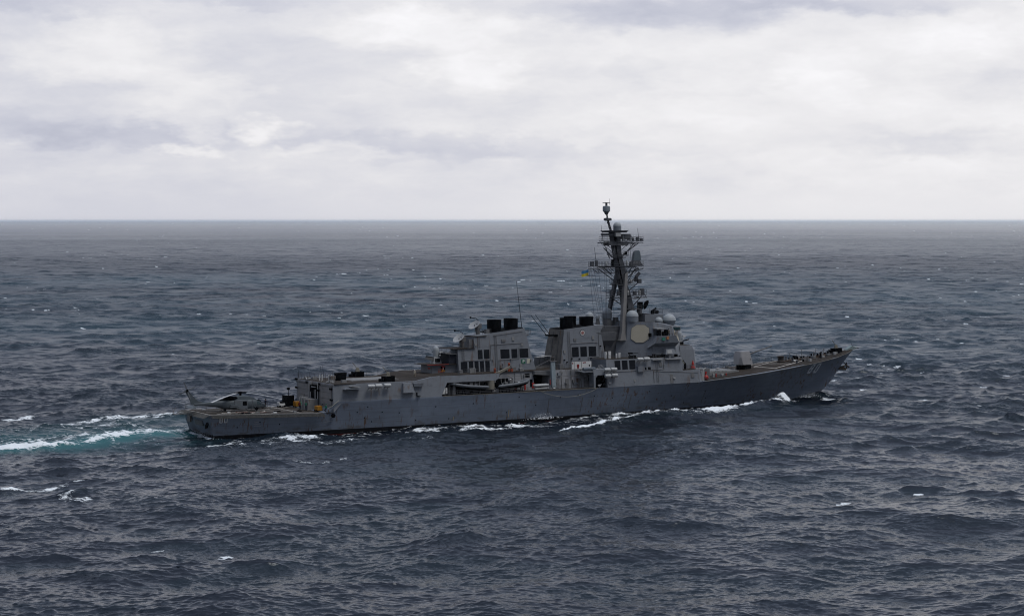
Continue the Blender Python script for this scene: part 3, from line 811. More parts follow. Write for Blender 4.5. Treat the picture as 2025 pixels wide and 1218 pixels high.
# hangar side fittings: shelf, boxes
P("sponson", G(), lambda m: m.prism([(25.2, 7.55), (28.4, 7.55), (28.2, 7.75), (25.4, 7.75)], -9.9, -8.5), parent=hangar)
P("sponson_cover", LGREY(), lambda m: m.prism([(26.4, 8.05), (28.2, 7.78), (28.3, 7.9), (26.5, 8.2)], -9.8, -8.7), parent=hangar)
P("sponson", G(), lambda m: m.hexa([(36.9, -10.1, 6.45), (39.3, -10.1, 6.45), (39.3, -8.9, 6.45), (36.9, -8.9, 6.45)], [(37.1, -9.7, 8.2), (38.9, -9.7, 8.2), (38.9, -8.7, 8.2), (37.1, -8.7, 8.2)]), parent=hangar)
P("sponson", G(), lambda m: m.hexa([(39.3, -9.8, 7.5), (41.2, -9.8, 7.5), (41.2, -8.9, 7.5), (39.3, -8.9, 7.5)], [(39.2, -9.9, 8.15), (41.2, -9.9, 8.15), (41.2, -8.7, 8.15), (39.2, -8.7, 8.15)]), parent=hangar)
P("side_step", BLACK(), lambda m: (m.box(39.9, 40.05, -9.7, -9.1, 5.8, 6.4), m.box(39.9, 40.7, -9.9, -9.1, 5.72, 5.8)), parent=hangar)
RAFTM = mat("raft_canister_skin", (.46, .47, .46), .5, .15, 5)
def canister(mb, c, L=1.35, r=.34):
    x, y, z = c
    mb.lathe([(r * .75, 0), (r, .12), (r, L * .47), (r * 1.08, L * .48), (r * 1.08, L * .52), (r, L * .53), (r, L - .12), (r * .75, L)], (x, y, z), (1, 0, 0), 12)
def raft_rack(spots, parent):
    rk = P("raft_rack", GD(), lambda m: [(m.tube((x + .3, y, z - .35), (x + .3, y + 1.0, z - .7), .05), m.tube((x + 1.0, y, z - .35), (x + 1.0, y + 1.0, z - .7), .05), m.box(x + .1, x + 1.2, y - .3, y + .3, z - .42, z - .34)) for x, y, z in spots], parent=parent)
    for s in spots: build((lambda b: (canister(b, s), b)[1])(MB()), "raft_canister", RAFTM, rk, True)
raft_rack([(29.8, -9.7, 7.95), (31.3, -9.7, 7.97), (33.1, -9.7, 8.0)], hangar)
RAIL([(23.6, 8.6, 8.5), (43, 8.6, 8.5)], h=1.15, step=2.4, parent=hangar)
RAIL([(23.6, 8.4, 8.5), (23.6, 2.5, 8.5)], parent=hangar)
RAIL([(34, -8.5, 8.5), (43, -8.5, 8.5)], h=.5, step=3, parent=hangar)
# hangar roof gear
P("roof_vent", WHITE(), lambda m: [m.tube((25.0 + dx, 1.5 - dx, 8.5), (25.0 + dx, 1.5 - dx, 9.7), .11, n=8) for dx in (0, .35, 1.3, 1.7)], parent=hangar)
P("equipment_frame", GD(), lambda m: (rail(m, [(24.6, 3, 8.5), (26, 1, 8.5), (27, 1.5, 8.5)], h=1.35, step=.8), m.box(26.3, 27.3, -.8, .6, 8.9, 9.5)), parent=hangar)
P("splash_bulwark", BLACK(), lambda m: m.prism([(27.6, 8.6), (29.5, 8.6), (29.7, 10.0), (27.4, 10.0)], -.6, .2), parent=hangar)
P("splash_bulwark", BLACK(), lambda m: [m.box(27.7 + k * .55, 27.8 + k * .55, -.4, .1, 8.5, 9) for k in range(4)], parent=hangar)
P("flood_light", BLACK(), lambda m: [(m.tube((23.3, y, z), (22.8, y, z + .1), .2, n=8)) for y, z in ((8.2, 8.5), (-8.0, 7.6), (3.0, 8.2), (-2.9, 8.2), (8.1, 6.9), (-2.5, 7.0), (-8.2, 5.6))], parent=hangar)
P("antenna_whip", BLACK(), lambda m: [m.tube((x, y, 8.5), (x - .3, y, 11), .035, .02, n=4) for x, y in ((23.8, 8.5), (27, 5), (27.9, 6))], parent=hangar)
P("deck_locker", DIRTYW(), lambda m: [m.box(x, x + .9, y, y + .7, 8.5, 9.0) for x, y in ((24.2, 6.4), (25.4, 5.5), (24.0, -5.6), (26.2, -6.2))], parent=hangar)
P("hose_line", WHITE(), lambda m: (m.path([(24.1, 7.4, 8.7), (24.4, 6.6, 8.8), (24.2, 5.6, 8.62), (24.6, 4.9, 8.8)], .1), m.path([(24.3, -3.2, 8.6), (24.2, -4.4, 8.72), (24.5, -5.4, 8.6), (24.3, -6.2, 8.7)], .1)), parent=hangar)
def mgun(x, y, z, name_parent, tilt=60):
    """screened machine gun position: black ballistic screens with a gun on a pintle"""
    s = P("gun_screen", BLACK(), lambda m: (m.box(x - 1.0, x + 1.0, y - .95, y - .85, z, z + 1.05), m.box(x - 1.0, x - .9, y - .85, y + .8, z, z + 1.0), m.box(x + .9, x + 1.0, y - .85, y + .8, z, z + 1.05), m.box(x - 1.9, x - 1.2, y - .5, y + .1, z, z + .6)), parent=name_parent)
    P("pintle_gun", TANP(), lambda m: (m.tube((x, y, z), (x, y, z + 1.3), .14), m.ell((x, y, z + 1.45), .42, .25, .32), m.tube((x + .1, y, z + 1.4), (x - 1.05, y, z + 2.75), .06), m.hexa([(x - .5, y - .3, z + .8), (x + .5, y - .3, z + .8), (x + .5, y + .3, z + .8), (x - .5, y + .3, z + .8)], [(x - .15, y - .15, z + 1.8), (x + .15, y - .15, z + 1.8), (x + .15, y + .15, z + 1.8), (x - .15, y + .15, z + 1.8)])), parent=s)
mgun(34.9, -7.6, 8.52, hangar); mgun(35.6, 7.4, 8.52, hangar)

# ---------------------------------------------------------------- level-1 house (missile deck to bridge) with the boat bay
def f_lvl1a(mb):
    # upper strake over the boat bay, x 43.2 to 67.3
    mb.prism([(43.2, 5.38), (45.2, 5.38), (46.6, 7.9), (57.2, 7.9), (57.9, 8.3), (58.1, 9.2), (45.2, 9.2), (44.2, 9.14), (43.2, 9.05)], lambda z: -9.5 + (z - 5.36) * .12, lambda z: 9.5 - (z - 5.36) * .12)
house1 = P("boat_deck_house", G(), f_lvl1a)
P("house_wall", mat("boat_bay_wall_paint", (.245, .25, .26), .6, .14, 1.2, rust=.4, grime=.3), lambda m: m.prism([(45.1, 5.4), (67.4, 5.4), (67.0, 9.2), (46.5, 9.2)], lambda z: -6.9 + (z - 5.4) * .10, lambda z: 6.9 - (z - 5.4) * .10), parent=house1)
P("house_wall", mat("boat_bay_wall_paint", (.2, .2, .2)), lambda m: m.prism([(70.2, 5.45), (82.6, 5.45), (82.6, 9.2), (70.6, 9.2)], lambda z: -7.3 + (z - 5.4) * .10, lambda z: 7.3 - (z - 5.4) * .10), parent=house1)
P("house_wall", GD(), lambda m: m.prism([(66.9, 8.55), (71, 8.2), (71, 9.2), (67, 9.2)], -7.5, 7.5), parent=house1)
P("passage", BLACK(), lambda m: m.box(67.3, 70.6, -4.5, 5.5, 5.5, 9.0), parent=house1)
P("house_deck", DECK(), lambda m: m.prism([(43.4, 9.06), (82, 9.06), (82, 9.24), (43.4, 9.24)], -8.55, 8.55) if False else (m.box(45.3, 58.0, -9.0, 9.0, 9.17, 9.26), m.box(51, 82.4, -6.75, 6.75, 9.18, 9.25)), parent=house1)
RAIL([(46.0, -8.85, 9.26), (57.8, -8.85, 9.26)], parent=house1)
RAIL([(70.8, -6.8, 9.25), (76.0, -6.8, 9.25)], h=1.1, parent=house1)
# doors, windows and clutter on the boat bay wall
yb = lambda x, z: -6.9 + (z - 5.4) * .10
yf = lambda x, z: -7.3 + (z - 5.4) * .10
for x0, x1, z0, z1, f in ((65.2, 66.3, 8.0, 8.75, yb), (67.0 - .7, 67.0 - .1, 6.1, 7.6, yb)):
    P("window", BLACK(), lambda m: plate(m, x0, x1, z0, z1, f), parent=house1)
P("doorway", BLACK(), lambda m: (plate(m, 58.6, 61.4, 6.1, 8.0, yb), plate(m, 61.8, 62.4, 6.4, 8.0, yb)), parent=house1)
rg = random.Random(5)
for k in range(26):
    x = rg.uniform(46.5, 81.5)
    if 67 < x < 71: continue
    f = yb if x < 67.2 else yf
    z = rg.uniform(6.2, 8.6); w, h, d = rg.uniform(.2, .7), rg.uniform(.2, .7), rg.uniform(.12, .4)
    P("wall_locker", [GD(), G(), BLACK(), GD()][k % 4], lambda m: plate(m, x, x + w, z, z + h, f, d, d + .05), parent=house1)
for x in (72, 74.2, 76.8, 78.6):
    P("bulkhead_door", GD(), lambda m: (plate(m, x, x + .8, 5.65, 7.4, yf, .06), plate(m, x + .1, x + .16, 6.2, 6.8, yf, .12)), parent=house1)
P("pipe", GD(), lambda m: ([m.path([(x, yb(x, 6) - .12, 5.5), (x, yb(x, 9) - .12, 9.0)], .05) for x in (47.4, 49.3, 53.1, 57.2, 62.9, 64.4)], [m.path([(x, yf(x, 6) - .12, 5.5), (x, yf(x, 9) - .12, 9.1)], .05) for x in (71.6, 73.3, 75.6, 77.9)], m.path([(47, -7.75, 8.4), (66.5, -7.75, 8.5)], .05), m.path([(71, -8.1, 8.0), (79.5, -8.1, 8.0)], .06)), parent=house1)
P("fire_station", RED(), lambda m: (plate(m, 66.7, 67.2, 5.9, 6.9, yb, .15), plate(m, 64.9, 65.2, 5.6, 7.2, yb, .2), plate(m, 62.6, 63.1, 5.7, 6.3, yb, .25), plate(m, 68.4 + 2.2, 70.9, 6.4, 7.4, yf, .1)), parent=house1)
P("canvas_locker", WHITE(), lambda m: (m.box(45.3, 46.2, -9.3, -8.9, 5.75, 7.0), m.box(46.35, 46.65, -9.2, -8.9, 5.8, 6.9)), bevel=.06, parent=house1)

for k, x in enumerate((50.9, 53.2, 60.2, 62.6, 64.4, 71.8, 73.6)):
    P("deck_locker", (GD(), DIRTYW(), BLACK())[k % 3], lambda m: m.box(x, x + rg.uniform(.5, 1.3), -6.2, -5.5, 9.25, 9.25 + rg.uniform(.4, 1.0)), parent=house1)
# boat cradles and the raised boat-bay deck edge
def f_cradle(mb, xs):
    for x in xs:
        mb.tube((x, -9.0, 5.45), (x, -8.6, 6.3), .08); mb.tube((x, -7.7, 5.45), (x, -8.2, 6.3), .08); mb.tube((x, -9.2, 6.25), (x, -7.6, 6.25), .09)
    for a, b in zip(xs, xs[1:]): mb.tube((a, -8.4, 5.75), (b, -8.4, 5.75), .06)
P("boat_cradle", BLACK(), lambda m: f_cradle(m, (49.3, 50.6, 52.4, 54.2)), parent=house1)
P("boat_cradle", BLACK(), lambda m: f_cradle(m, (58.8, 60.4, 62.0, 63.4)), parent=house1)
P("boat_bay_winch", GD(), lambda m: (m.lathe([(.35, 0), (.35, .9)], (56.6, -8.6, 5.75), (1, 0, 0), 10), m.box(57.4, 58.0, -9, -8.2, 5.5, 6.2), m.box(48.0, 48.5, -9, -8, 5.5, 7.4), m.tube((47.2, -8.8, 5.5), (47.2, -8.8, 8.2), .07), m.tube((46.4, -8.4, 7.9), (49.4, -8.2, 8.0), .08)), parent=house1)
P("stowage_tube", LGREY(), lambda m: [m.lathe([(.2, 0), (.24, .1), (.24, 3.0), (.2, 3.1)], (66.0, y, z), (1, 0, .02), 10) for y, z in ((-9.2, 6.45), (-9.2, 5.85), (-8.5, 6.5))], smooth=True, parent=house1)
crane = P("boat_crane", TANP(), lambda m: m.loft([[(56.3, -8.7, 8.25), (56.3, -8.1, 8.25), (56.2, -8.1, 8.75), (56.2, -8.7, 8.75)], [(60.9, -8.6, 10.15), (60.9, -8.2, 10.15), (60.8, -8.2, 10.5), (60.8, -8.6, 10.5)]]))
P("crane_base", TANP(), lambda m: m.lathe([(.85, 6.2), (.85, 7.9), (.6, 8.0), (.5, 8.6)], (56.4, -8.4, 0), n=14), smooth=True, parent=crane)
P("crane_ram", GD(), lambda m: m.tube((57.2, -8.4, 7.7), (59.6, -8.4, 9.6), .1), parent=crane)
pst = P("davit_post", mat("davit_blue_grey", (.26, .31, .33), .5, .15, 2, grime=.4), lambda m: m.hexa([(70.3, -8.7, 5.9), (71.2, -8.7, 5.9), (71.2, -8.1, 5.9), (70.3, -8.1, 5.9)], [(70.1, -8.6, 11.0), (71.0, -8.6, 11.0), (71.0, -8.2, 11.0), (70.1, -8.2, 11.0)]))
P("davit_head", GD(), lambda m: (m.box(69.8, 71.4, -8.7, -8.1, 11.0, 11.1), m.path([(70.1, -8.4, 11.1), (70.0, -8.4, 11.9), (71.1, -8.4, 11.95), (71.0, -8.4, 11.1)], .06), m.tube((70.0, -8.4, 11.4), (66.9, -7.4, 9.9), .05)), parent=pst)
P("sheave", WHITE(), lambda m: m.ell((70.7, -8.5, 5.75), .32, .3, .25), smooth=True, parent=pst)

# ---------------------------------------------------------------- aft gun platform and aft funnel house
ws = wall(9.2, -3.6, 17.5, -2.8)
wsx = lambda x, z: ws(z)
afth = P("aft_funnel_house", G(), lambda m: m.prism([(52.2, 9.2), (69.6, 9.2), (68.65, 12.4), (67.5, 17.5), (60.1, 16.7), (55.8, 16.1), (55.8, 13.8), (52.1, 13.8)], ws, lambda z: -ws(z)))
P("house_wall", G(), lambda m: m.prism([(46.9, 9.2), (52.3, 9.2), (52.3, 10.9), (46.9, 10.9)], -2.3, 2.3), parent=afth)

P("platform_roof", DECK(), lambda m: (m.box(45.6, 52.2, -2.9, 2.9, 10.9, 11.0)), parent=afth)
P("platform_roof", DECK(), lambda m: m.box(51.0, 55.9, ws(13.9) - .25, 3.1, 13.8, 13.9), parent=afth)
P("platform_roof", DECK(), lambda m: m.box(55.7, 58.6, ws(16.2) - .2, 2.9, 16.12, 16.22), parent=afth)
P("red_trim", RED(), lambda m: m.box(45.6, 50.3, -2.95, -2.9, 10.9, 10.98), parent=afth)
P("red_patch", RED(), lambda m: m.box(46.8, 46.9, -1.6, -.8, 10.0, 10.4), parent=afth)
P("director_shelter", mat("shadowed_steel", (.03, .033, .045), .7, .2, 2), lambda m: m.prism([(50.5, 11.05), (52.3, 11.05), (52.3, 12.8), (50.7, 13.0)], -2.5, 2.5), parent=afth)  # near-black colour paints in the shadow on the aft face
P("platform_roof", DIRTYW(), lambda m: m.prism([(49.6, 13.0), (52.4, 12.75), (52.4, 12.92), (49.6, 13.2)], -2.9, 2.9), parent=afth)
P("house_wall", G(), lambda m: m.prism([(50.4, 13.2), (52.2, 13.0), (52.2, 13.8), (50.8, 13.8)], -2.6, 2.6), parent=afth)
RAIL([(49.8, -2.8, 13.2), (49.8, 2.8, 13.2)], parent=afth)
RAIL([(51.0, -2.95, 13.9), (55.6, -2.95, 13.9)], parent=afth)
RAIL([(56, -2.8, 16.2), (59.8, -2.8, 16.6)], parent=afth)
sg = P("signal_panel", BLACK(), lambda m: m.box(48.85, 49.75, -2.45, -2.3, 9.55, 10.6), parent=afth, label="square panel, red above, yellow below, white centre")
P("panel_field", RED(), lambda m: m.prism([(48.85, 10.6), (49.75, 10.6), (49.4, 10.2), (49.2, 10.2)], -2.48, -2.44), parent=sg)
P("panel_field", YEL(), lambda m: m.prism([(48.85, 9.55), (49.75, 9.55), (49.4, 10.0), (49.2, 10.0)], -2.48, -2.44), parent=sg)
P("panel_field", WHITE(), lambda m: m.box(49.2, 49.4, -2.485, -2.44, 10.0, 10.2), parent=sg)
P("deck_stand", mat("orange_gear", (.24, .05, .02), .6, .2, 4), lambda m: rail(m, [(47.6, -3.6, 9.22), (48.8, -3.6, 9.22)], h=.85, step=.5, r=.05), parent=house1)
for x0, x1, z0, z1 in ((52.65, 54.1, 9.3, 11.32), (54.45, 55.4, 9.3, 11.32), (55.7, 56.6, 9.3, 11.32), (56.9, 57.8, 9.3, 11.32), (58.1, 59.1, 9.3, 11.32), (56.55, 57.6, 11.72, 13.52), (57.9, 59.15, 11.72, 13.52), (61.65, 63.7, 11.65, 13.45), (64.15, 65.5, 11.65, 13.45), (66.0, 68.0, 11.68, 13.45)):
    lv = P("louvre", LOUV(), lambda m: plate(m, x0, x1, z0, z1, wsx, .04), bevel=.035, parent=afth)
sgn = P("letter_sign", GREEN(), lambda m: plate(m, 66.3, 67.2, 10.5, 11.38, wsx, .07), parent=afth, label="small green square sign with a white letter P")
def f_P(mb):
    for a in ((66.57, 66.69, 10.64, 11.25), (66.69, 66.9, 11.14, 11.25), (66.69, 66.9, 10.89, 11.0), (66.86, 66.98, 10.93, 11.21)): plate(mb, *a, wsx, .10)
P("letter", WHITE(), f_P, parent=sgn)
P("stripe_mark", mat("cream_paint", (.60, .58, .45), .6, .1, 2), lambda m: [plate(m, 67.6 + .27 * k, 67.74 + .27 * k, 10.5, 11.4, wsx, .05) for k in range(3)], parent=afth, label="three upright cream stripes")
for x, z in ((63.7, 10.0), (63.8, 11.3), (59.6, 11.3), (68.3, 11.0), (61.9, 10.4)):
    P("wall_fitting", GD(), lambda m: plate(m, x, x + .25, z, z + .22, wsx, .3, .34), parent=afth)
P("life_jacket_rack", mat("orange_gear", (.24, .05, .02)), lambda m: (m.ell((57.9, -7.6, 9.85), .28, .2, .35), m.box(57.7, 58.1, -7.7, -7.5, 9.25, 9.6)), parent=afth)
P("life_jacket_rack", mat("orange_gear", (.24, .05, .02)), lambda m: (m.ell((61.1, -7.6, 10.8), .27, .2, .3), m.box(60.9, 61.3, -7.7, -7.4, 9.4, 10.5), m.box(61.5, 61.9, -7.8, -7.4, 9.3, 9.9)), parent=afth)
P("yard_platform", GD(), lambda m: (m.prism([(67.6, 16.2), (69.0, 16.2), (67.7, 15.8)], -2.6, -.8), rail(m, [(67.7, -2.5, 16.2), (69.0, -2.5, 16.2), (69.0, -.9, 16.2)], h=.9, step=.7)), parent=afth)
def exhaust(parent, x0, x1, y, z0, z1, segs=4):
    """oval black uptake, slightly flared, with hoop ribs"""
    def f(mb):
        prof = []
        for k in range(segs * 2 + 1):
            u = k / (segs * 2); w = 1 + .035 * (k % 2) + .03 * u
            prof.append((u, w))
        prof += [(1.0, 1.09), (1.03, 1.09), (1.03, .9), (.55, .85)]
        cx, rx, ry = (x0 + x1) / 2, (x1 - x0) / 2, 1.15
        rings = []
        for u, w in prof:
            z = z0 + (z1 - z0) * u
            rings.append([(cx + rx * w * .93 * math.copysign(abs(math.cos(a)) ** .8, math.cos(a)), y + ry * w * math.copysign(abs(math.sin(a)) ** .8, math.sin(a)), z) for a in [2 * math.pi * i / 22 for i in range(22)]])
        mb.loft(rings)
    return P("exhaust_uptake", BLACK(), f, smooth=True, parent=parent)
exhaust(afth, 60.2, 62.8, -1.25, 16.7, 19.2); exhaust(afth, 64.0, 66.6, -1.25, 16.9, 19.3); exhaust(afth, 65.2, 67.6, 1.25, 17.0, 19.3); exhaust(afth, 61.4, 63.4, 1.25, 16.9, 19.1)
P("stack_platform", BLACK(), lambda m: m.prism([(60.0, 16.7), (67.2, 17.48), (67.2, 17.62), (60.0, 16.84)], -2.6, 2.6), parent=afth)
P("antenna_whip", BLACK(), lambda m: m.tube((67.2, -2.2, 17.4), (66.0, -2.2, 26.9), .07, .03, n=5), parent=afth)
def dish(x, y, z, zb, parent):
    """satellite dish tipped up and aft on a stout pedestal"""
    n = Vector((-.62, -.17, .76)).normalized(); c = Vector((x, y, z))
    d = P("satellite_dish", LGREY(), lambda m: m.lathe([(.05, -.25), (.8, -.05), (1.28, .22), (1.26, .26), (.75, .02), (.05, -.12)], c, n, 20), smooth=True, parent=parent)
    top = c + Vector((.55, .0, -.25))
    P("dish_pedestal", GD(), lambda m: (m.tube((x + .75, y, zb), top, .42, .5, n=10), m.box(x + .35, x + 1.3, y - .5, y + .5, z - .6, z + .35)), parent=d)
    P("dish_feed", BLACK(), lambda m: (m.path([c + Vector((.85, 0, 1.0)), c + Vector((.2, -.1, 1.45)), c + n * 1.55 + Vector((-.1, 0, .45))], .06), m.ell(tuple(c + n * 1.55 + Vector((-.1, 0, .45))), .2, .2, .2)), parent=d)
    P("dish_hub", BLACK(), lambda m: m.ell(tuple(c + n * .05), .12, .12, .12), parent=d)
dish(54.0, -.3, 15.65, 13.9, afth); dish(57.5, -.3, 18.15, 16.2, afth)
P("roof_gear", GD(), lambda m: (m.box(59.2, 59.9, -2, -1, 16.6, 17.4), m.box(54.9, 55.8, -2.7, -2.1, 13.9, 15.6)), parent=afth)

def ciws(x, y, z, aim, parent_label):
    o = P("close_in_gun", LGREY(), lambda m: m.hexa([(x - .9, y - .75, z), (x + .9, y - .75, z), (x + .9, y + .75, z), (x - .9, y + .75, z)], [(x - .6, y - .5, z + 1.3), (x + .6, y - .5, z + 1.3), (x + .6, y + .5, z + 1.3), (x - .6, y + .5, z + 1.3)]), label=parent_label)
    P("gun_radome", RADOME(), lambda m: m.lathe([(.55, 1.2), (.6, 2.5), (.58, 2.8), (.48, 3.1), (.3, 3.32), (.02, 3.42)], (x, y, z), n=16), smooth=True, parent=o)
    P("gun_barrel", BLACK(), lambda m: (m.tube((x, y, z + 1.05), (x + aim * 2.3, y - .4, z + 1.35 + .12), .12, n=8), m.box(x - .5, x + .5, y - .9, y + .9, z + .35, z + 1.0)), parent=o)
    P("gun_sensor", WHITE(), lambda m: (m.box(x + .35, x + .95, y - .95, y - .6, z + 2.0, z + 2.35), m.ell((x + .55, y - .7, z + 1.6), .25, .2, .2)), parent=o)
    P("gun_magazine", GD(), lambda m: m.prism([(x - 2.1, z + 1.35), (x - .3, z + 1.1), (x - .3, z + .5), (x - 2.2, z + .85)], y - .5, y + .5), parent=o)
ciws(49.0, 0, 11.0, -1, "white domed rapid gun aft of the rear funnel house")

def ladder(parent, x, z0, z1, f, w=.45):
    P("wall_ladder", GD(), lambda m: ([m.tube((x, f(x, z0) - .12, z0), (x, f(x, z1) - .12, z1), .035, n=4), m.tube((x + w, f(x + w, z0) - .12, z0), (x + w, f(x + w, z1) - .12, z1), .035, n=4)], [m.tube((x, f(x, z) - .12, z), (x + w, f(x, z) - .12, z), .025, n=3) for z in np.arange(z0 + .2, z1, .35)]), parent=parent)
def conduit(parent, pts, f, r=.045):
    P("conduit", GD(), lambda m: m.path([(x, f(x, z) - .08, z) for x, z in pts], r, 4), parent=parent)
ladder(afth, 53.0, 11.6, 13.8, wsx); ladder(afth, 60.4, 9.3, 16.4, wsx); ladder(afth, 56.6, 13.9, 16.0, wsx)
conduit(afth, [(61.2, 9.3), (61.2, 11.4), (65.8, 11.5), (65.8, 13.6)], wsx); conduit(afth, [(53.2, 11.5), (59.4, 11.55), (59.4, 14.4), (66.8, 14.6)], wsx); conduit(afth, [(60.2, 16.2), (66.9, 16.9)], wsx)
for x, z, w, h in ((62.0, 14.9, .9, .5), (64.4, 15.1, .5, .7), (61.4, 9.6, .6, .8), (65.9, 9.5, .5, 1.0), (55.9, 14.3, .5, .5), (66.4, 14.0, .4, .4)):
    P("wall_box", GD() if w > .5 else DIRTYW(), lambda m: plate(m, x, x + w, z, z + h, wsx, .14, .2), parent=afth)

# ---------------------------------------------------------------- missile canisters amidships
def quad(x, y, z):
    fr = P("canister_frame", GD(), lambda m: (m.box(x - .1, x + 1.8, y - 1.0, y + 1.0, z - .1, z + .15), m.box(x, x + 1.7, y - .5, y + .8, z + .15, z + .5)))
    fr['label'] = "grey frame of slanted missile tubes between the funnels"
    for dx in (0, .95):
        rr = lambda zz, sh, g: [(x + dx - g, y - .55 - sh, zz), (x + dx + .7 + g, y - .55 - sh, zz), (x + dx + .7 + g, y + .35 - sh, zz), (x + dx - g, y + .35 - sh, zz)]
        P("missile_tube", G(), lambda m: m.loft([rr(z + .5, 0, -.04), rr(z + 2.2, .8, .06)]), parent=fr)
        P("tube_cap", WHITE(), lambda m: m.loft([rr(z + 2.2, .8, .08), rr(z + 2.34, .82, .08)]), parent=fr)
quad(71.3, .2, 9.25); quad(73.6, 1.2, 9.3)

# ---------------------------------------------------------------- forward funnel house
wf = wall(9.2, -3.5, 17.6, -2.8); wfx = lambda x, z: wf(z)
fwh = P("forward_funnel_house", G(), lambda m: m.prism([(75.4, 9.2), (86.3, 9.2), (86.1, 12.5), (85.4, 16.4), (86.3, 17.65), (83.9, 17.6), (76.7, 16.95)], wf, lambda z: -wf(z)))
# sooty aft face: a chamfered half-round casing
P("uptake_casing", mat("sooty_casing", (.13, .122, .108), .7, .3, 1.0, rust=.9, grime=.6), lambda m: m.hexa([(75.33, -3.45, 9.25), (75.45, -3.45, 9.25), (75.45, 3.45, 9.25), (75.33, 3.45, 9.25)], [(76.58, -2.72, 16.9), (76.7, -2.72, 16.9), (76.7, 2.72, 16.9), (76.58, 2.72, 16.9)]), parent=fwh)
P("duct_seam", MASTG(), lambda m: (m.tube((75.35, -3.1, 9.3), (76.6, -2.8, 16.9), .12, n=5), m.tube((75.3, -1.6, 9.3), (76.5, -1.5, 16.4), .06, n=4), m.tube((75.3, .8, 9.3), (76.5, .8, 16.4), .06, n=4)), parent=fwh)
for x0, x1 in ((78.3, 79.9), (80.3, 81.85), (82.3, 84.1)):
    P("louvre", LOUV(), lambda m: plate(m, x0, x1, 11.38, 13.38, wfx, .04), bevel=.035, parent=fwh)
yr = wf(16.2) - .03
rd = P("round_emblem", BLACK(), lambda m: m.lathe([(.62, 0), (.62, .1)], (81.0, yr + .05, 16.2), (0, -1, -.04), 24), parent=fwh, label="round white emblem ringed in black high on the forward funnel")
P("emblem_face", WHITE(), lambda m: m.lathe([(.54, .1), (.54, .13)], (81.0, yr + .05, 16.2), (0, -1, -.04), 24), parent=rd)
P("emblem_device", mat("faded_red", (.36, .16, .14), .6, .5, 14), lambda m: m.lathe([(.33, .13), (.33, .15)], (81.0, yr + .05, 16.2), (0, -1, -.04), 24), parent=rd)
exhaust(fwh, 76.9, 79.5, -1.25, 17.0, 19.2); exhaust(fwh, 81.9, 84.5, -1.25, 17.3, 19.3); exhaust(fwh, 79.4, 81.9, 1.25, 17.1, 19.4); exhaust(fwh, 83.2, 85.4, 1.3, 17.4, 19.2)
P("stack_platform", BLACK(), lambda m: m.prism([(76.6, 16.96), (84, 17.62), (84, 17.76), (76.6, 17.08)], -2.6, 2.6), parent=fwh)
P("twin_whip", BLACK(), lambda m: (m.tube((74.3, .3, 15.9), (70.5, -.2, 19.9), .07, .04, n=5), m.tube((75.1, .3, 16.0), (71.5, -.2, 20.0), .07, .04, n=5), m.prism([(74.3, 15.6), (76.6, 15.5), (76.6, 15.9), (74.3, 15.9)], -.9, .6)), parent=fwh)
P("radome", RADOME(), lambda m: m.dome((84.9, .5, 19.4), .85, .8), smooth=True, parent=fwh)
P("funnel_shelf", G(), lambda m: m.prism([(77.0, 8.62), (82.6, 8.62), (82.4, 8.84), (76.6, 8.84)], -9.4, -7.0), parent=fwh)
P("drum", mat("drum_grey", (.10, .12, .14), .5, .2, 3), lambda m: [m.lathe([(.33, 0), (.36, .1), (.36, 1.0), (.33, 1.1)], (77.4 + .85 * k, -8.8, 9.25), (1, 0, 0), 10) for k in range(3)], smooth=True, parent=fwh)
P("slat", LGREY(), lambda m: [m.tube((80.6 + .33 * k, -8.9, 8.95), (81.4 + .33 * k, -8.5, 10.0), .03, n=4) for k in range(7)], parent=fwh)
bn = P("banner", WHITE(), lambda m: m.box(75.3, 79.9, -7.95, -7.85, 9.3, 10.75), parent=fwh, label="white board with red figures on the side of the forward funnel house")
P("banner_figure", mat("dark_red_paint", (.20, .015, .012), .6, .3, 3), lambda m: (m.lathe([(.32, 0), (.32, .02)], (76.75, -7.95, 9.95), (0, -1, 0), 7), m.lathe([(.26, 0), (.26, .02)], (76.75, -7.95, 9.6), (0, -1, 0), 6), m.box(75.4, 75.6, -7.98, -7.95, 10.3, 10.6), m.box(77.9, 78.1, -7.98, -7.95, 10.35, 10.6), m.box(78.25, 78.55, -7.98, -7.95, 10.4, 10.65)), parent=bn)
P("banner_figure", BLACK(), lambda m: (m.box(75.95, 76.0, -7.98, -7.95, 9.3, 10.7), m.lathe([(.2, 0), (.2, .02)], (79.45, -7.95, 9.9), (0, -1, 0), 5), m.box(77.55, 77.6, -7.98, -7.95, 9.5, 10.7)), parent=bn)
for x, z in ((76.2, 10.8), (76.8, 10.3), (85.0, 13.3), (79.8, 10.9), (82.6, 10.9), (78.0, 11.0)):
    P("wall_fitting", BLACK(), lambda m: plate(m, x, x + .25, z, z + .2, wfx, .3, .34), parent=fwh)

ladder(fwh, 77.4, 9.3, 16.6, wfx); ladder(fwh, 85.3, 9.3, 12.4, wfx)
conduit(fwh, [(78.1, 9.4), (78.1, 14.1), (84.6, 14.2)], wfx); conduit(fwh, [(82.1, 9.4), (82.1, 11.2), (84.8, 11.3), (84.8, 16.3)], wfx)
for x, z, w, h in ((78.8, 14.6, .6, .5), (83.2, 14.8, .5, .7), (78.6, 9.7, .6, .9), (82.6, 9.6, .7, .7), (76.3, 12.2, .4, .6)):
    P("wall_box", GD() if w > .5 else DIRTYW(), lambda m: plate(m, x, x + w, z, z + h, wfx, .14, .2), parent=fwh)
